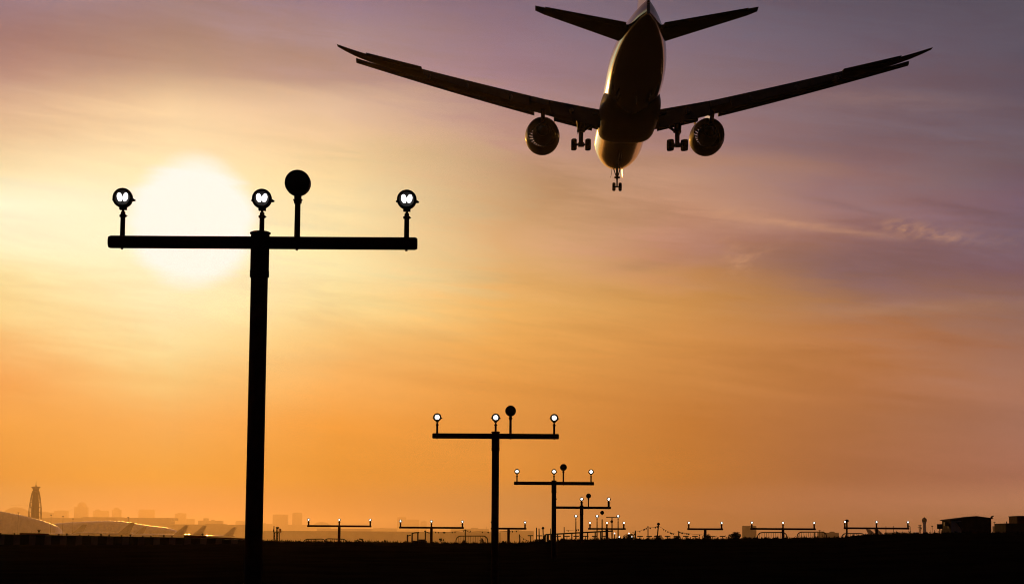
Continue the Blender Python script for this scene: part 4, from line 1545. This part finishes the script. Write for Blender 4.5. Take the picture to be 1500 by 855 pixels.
for q in range(8):
    a = math.pi / 8 + q * math.pi / 4
    m = MB()
    pts = []
    for py, rr in ((718.5, 4.4), (721, 5.2), (725, 6.2), (731, 7.2), (737, 8.0), (744, 8.8), (751, 9.2), (758, 9.2), (770, 9.0), (795, 8.6)):
        pts.append((math.cos(a) * rr * k, math.sin(a) * rr * k, Z(py)))
    m.path(pts, 0.55 * k, 6)
    for py, r1 in ((728, 6.6), (735, 7.7), (742, 8.5), (749, 9.0), (756, 9.2)):
        m.tube((math.cos(a) * 4 * k, math.sin(a) * 4 * k, Z(py + 1)), (math.cos(a) * r1 * k, math.sin(a) * r1 * k, Z(py)), 0.3 * k, None, 5)
    m.build('outer_rib', M['towerwall'], root)

# crane on the faint skyline
p = W(36, 760, 30000)
k = 30000 / F
root = thing('tower_crane', 'very faint tower crane left of the control tower', 'crane', (p.x, 30000, 0.9))
Z = lambda py: W(36, py, 30000).z - 0.9
MB().tube((0, 0, 0), (0, 0, Z(735.6)), 0.45 * k, None, 4).build('tower', M['city'], root, 0)
MB().tube((-21 * k, 0, Z(739.4)), (4 * k, 0, Z(738.8)), 0.32 * k, None, 4).tube((-14 * k, 0, Z(739.4)), (0, 0, Z(735.6)), 0.12 * k, None, 4).build('jib', M['city'], root, 0)
MB().box((3.2 * k, 0, Z(740.2)), (1.6 * k, 1.2 * k, 1.6 * k)).build('counterweight', M['city'], root, 0)

# apron floodlight masts
flm = None
GF = 'apron floodlight masts'
for px, yt, d, lab in ((27, 750.4, 5200, 'floodlight mast in front of the tall ribbed roof'), (75, 753.6, 5900, 'floodlight mast where the two terminal roofs meet'),
                       (92.4, 755.8, 5900, 'floodlight mast with a clear thin pole on the left half of the lens roof'), (107, 759.2, 5900, 'low floodlight mast at the left of the lens roof crest'),
                       (188, 757.2, 5900, 'floodlight mast above the right part of the lens roof'), (1331.5, 770.4, 2000, 'floodlight mast left of the domed tower'),
                       (1365.5, 770, 2000, 'floodlight mast between the domed tower and the sign board'), (1385.5, 773, 2200, 'short floodlight mast under the hut cooling unit'),
                       (1456.8, 764.6, 2200, 'floodlight mast just right of the hut'), (1200.5, 776.4, 3000, 'floodlight mast above the pale low hangar')):
    p = W(px, yt, d)
    k = d / F
    root = thing('floodlight_mast', lab, 'floodlight', (p.x, d, 0.9), 0, GF)
    h = p.z - 0.9
    MB().tube((0, 0, 0), (0, 0, h), 0.28 * k, 0.2 * k, 6).build('pole', M['dark'], root)
    MB().box((0, 0, h), (2.6 * k, 1.2 * k, 0.9 * k)).box((0, 0, h - 0.7 * k), (1.4 * k, 0.8 * k, 0.5 * k)).build('lamp_head', M['dark'], root, 0)

# domed tower and lattice mast on the right
d = 3200
k = d / F
p = W(1354.4, 780, d)
Z = lambda py: W(1354.4, py, d).z - 0.9
root = thing('domed_radar_tower', 'slim radar tower with a dark dome on the right', 'tower', (p.x, d, 0.9))
MB().lathe([(2.6 * k, Z(800)), (2.4 * k, Z(778)), (2.2 * k, Z(768)), (2.5 * k, Z(765)), (3.2 * k, Z(764.2)), (3.2 * k, Z(763.4))], (0, 0, 0), 'Z', 20).build('shaft', M['pale'], root)
MB().lathe([(3.3 * k, Z(763.4)), (3.6 * k, Z(762)), (3.4 * k, Z(760)), (2.4 * k, Z(758.4)), (0.8 * k, Z(757.8)), (0.6 * k, Z(757))], (0, 0, 0), 'Z', 20).build('dome', M['dark'], root)
p = W(1347.6, 780, 2600)
k = 2600 / F
Z = lambda py: W(1347.6, py, 2600).z - 0.9
root = thing('lattice_mast', 'short dark lattice mast left beside the domed tower', 'mast', (p.x, 2600, 0.9))
m = MB()
for sx_ in (-1.1, 1.1):
    for sy_ in (-1.1, 1.1):
        m.tube((sx_ * k, sy_ * k, 0), (sx_ * k, sy_ * k, Z(768)), 0.22 * k, None, 5)
for i in range(6):
    za, zb_ = Z(782 - i * 2.3), Z(779.7 - i * 2.3)
    m.tube((-1.1 * k, -1.1 * k, za), (1.1 * k, -1.1 * k, zb_), 0.18 * k, None, 4)
    m.tube((1.1 * k, -1.1 * k, za), (-1.1 * k, -1.1 * k, zb_), 0.18 * k, None, 4)
m.build('lattice', M['dark'], root, 0)
m = MB()
m.box((0, 0, Z(768.6)), (4.4 * k, 3 * k, 0.5 * k))
m.box((-0.4 * k, 0, Z(771.6)), (5.2 * k, 3 * k, 0.5 * k))
m.box((1.6 * k, 0, Z(773.6)), (2.4 * k, 2 * k, 1.6 * k))
m.build('platform', M['dark'], root, 0)


# ------------------------------------------------------------------ parked airliners
def parked_proto():
    root = thing('parked_airliner', 'parked airliner', 'airliner', (0, 0, 0), 0, 'parked airliners')
    m = MB()
    secs = [(0, -0.8, 0.1, 0.1), (1, -0.7, 1.4, 1.3), (4, -0.2, 2.7, 2.6), (9, 0, 3.3, 3.3), (48, 0, 3.3, 3.3), (58, 0.8, 2.6, 2.3), (66, 1.6, 1.4, 1.3), (71, 2.0, 0.4, 0.5)]
    m.loft([[(q[0], q[1], q[2] + 6.2) for q in ell(s[0] - 60, s[1], s[2], s[3], 20)] for s in secs])
    m.build('fuselage', M['white'], root, 40)
    for s in (-1, 1):
        m = MB()
        m.loft([[(s * x, -q - 0 + 60, z + dz + 6.2) for q, dz in ((le, 0), ((le + te) / 2, t), (te, 0), ((le + te) / 2, -t))] for x, le, te, z, t in ((2.5, 22, 37, -1.8, 0.7), (10, 28, 38, -0.8, 0.5), (31, 43, 46, 2.4, 0.15))])
        m.build('wing', M['wing'], root, 0)
        m = MB()
        m.loft([[(s * x, -q + 60, z + dz + 6.2) for q, dz in ((le, 0), ((le + te) / 2, 0.25), (te, 0), ((le + te) / 2, -0.25))] for x, le, te, z in ((1, 60, 67.5, 1.5), (11, 67.5, 70.5, 2.8))])
        m.build('tailplane', M['white'], root, 0)
        m = MB().lathe([(1.2, 0), (1.7, 0.3), (1.85, 2), (1.6, 4.6), (0.8, 6.0)], (s * 10, 30, 3.4), 'Y', 16)
        m.build('engine', M['white'], root)
        m = MB().tube((s * 4, 23, 0.8), (s * 4, 23, 4.4), 0.3, None, 8)
        for q in (-0.8, 0.8):
            m.lathe([(0.3, -0.35), (0.8, -0.35), (0.8, 0.35), (0.3, 0.35)], (s * 4 + q, 23, 0.8), 'X', 12)
        m.build('main_gear', M['dark'], root)
    m = MB().tube((0, 54, 0.6), (0, 54, 4.2), 0.2, None, 8)
    m.lathe([(0.2, -0.4), (0.6, -0.4), (0.6, 0.4), (0.2, 0.4)], (0, 54, 0.6), 'X', 12)
    m.build('nose_gear', M['dark'], root)
    m = MB()
    m.loft([[(dx, -q + 60, z + 6.2) for q, dx in ((le, 0), ((le + te) / 2, t), (te, 0), ((le + te) / 2, -t))] for z, le, te, t in ((2.4, 54.5, 68, 0.55), (14.2, 69, 74, 0.25))])
    m.build('fin', M['tailfin'], root, 0)
    return root


M['tailfin'] = material('parked_fin_paint', (0.30, 0.22, 0.20), 0.5, 0.3, noise=0.25, scale=0.15)
proto = parked_proto()
# the fin's top sits 71 m behind the nose of the local frame: local point (0, -11.5, 20.4)
specs = [(126.5, 767.6, 6700, 92, 1.0, 'parked airliner with a thin tail fin under the crest of the lens roof'),
         (196.5, 765.0, 5900, 80, 1.0, 'parked airliner with the tallest left tail fin, right of the lens roof crest'),
         (214, 771.2, 6600, 84, 1.0, 'parked airliner whose faint fin stands right of the tallest left fin'),
         (275.5, 768.6, 6200, 80, 1.0, 'parked airliner whose tail fin clears the right end of the lens roof'),
         (302, 769.4, 6600, 78, 1.0, 'parked airliner with a fin right of the lens roof, second from the tallest mast'),
         (346, 771.6, 6900, 78, 1.0, 'parked airliner with a very faint fin nearest the tallest mast pole'),
         (1269.6, 774.6, 3300, -82, 1.0, 'pale parked airliner whose fin leans left under the far right light bar'),
         (1281.4, 774.8, 3500, -78, 1.0, 'pale parked airliner whose fin is half hidden by the light bar pole')]
for i, (px, py, d, rz, sc, lab) in enumerate(specs):
    o = proto if i == 0 else copy_tree(proto)
    p = W(px, py, d)
    h = p.z - 0.9
    s = h / 20.4 * sc
    rot = Matrix.Rotation(R(rz), 3, 'Z')
    tip = rot @ Vector((0, -13.0, 0)) * s
    o.scale = (s, s, s)
    o.rotation_euler.z = R(rz)
    o.location = (p.x - tip.x, d - tip.y, 0.9)
    o['label'] = lab
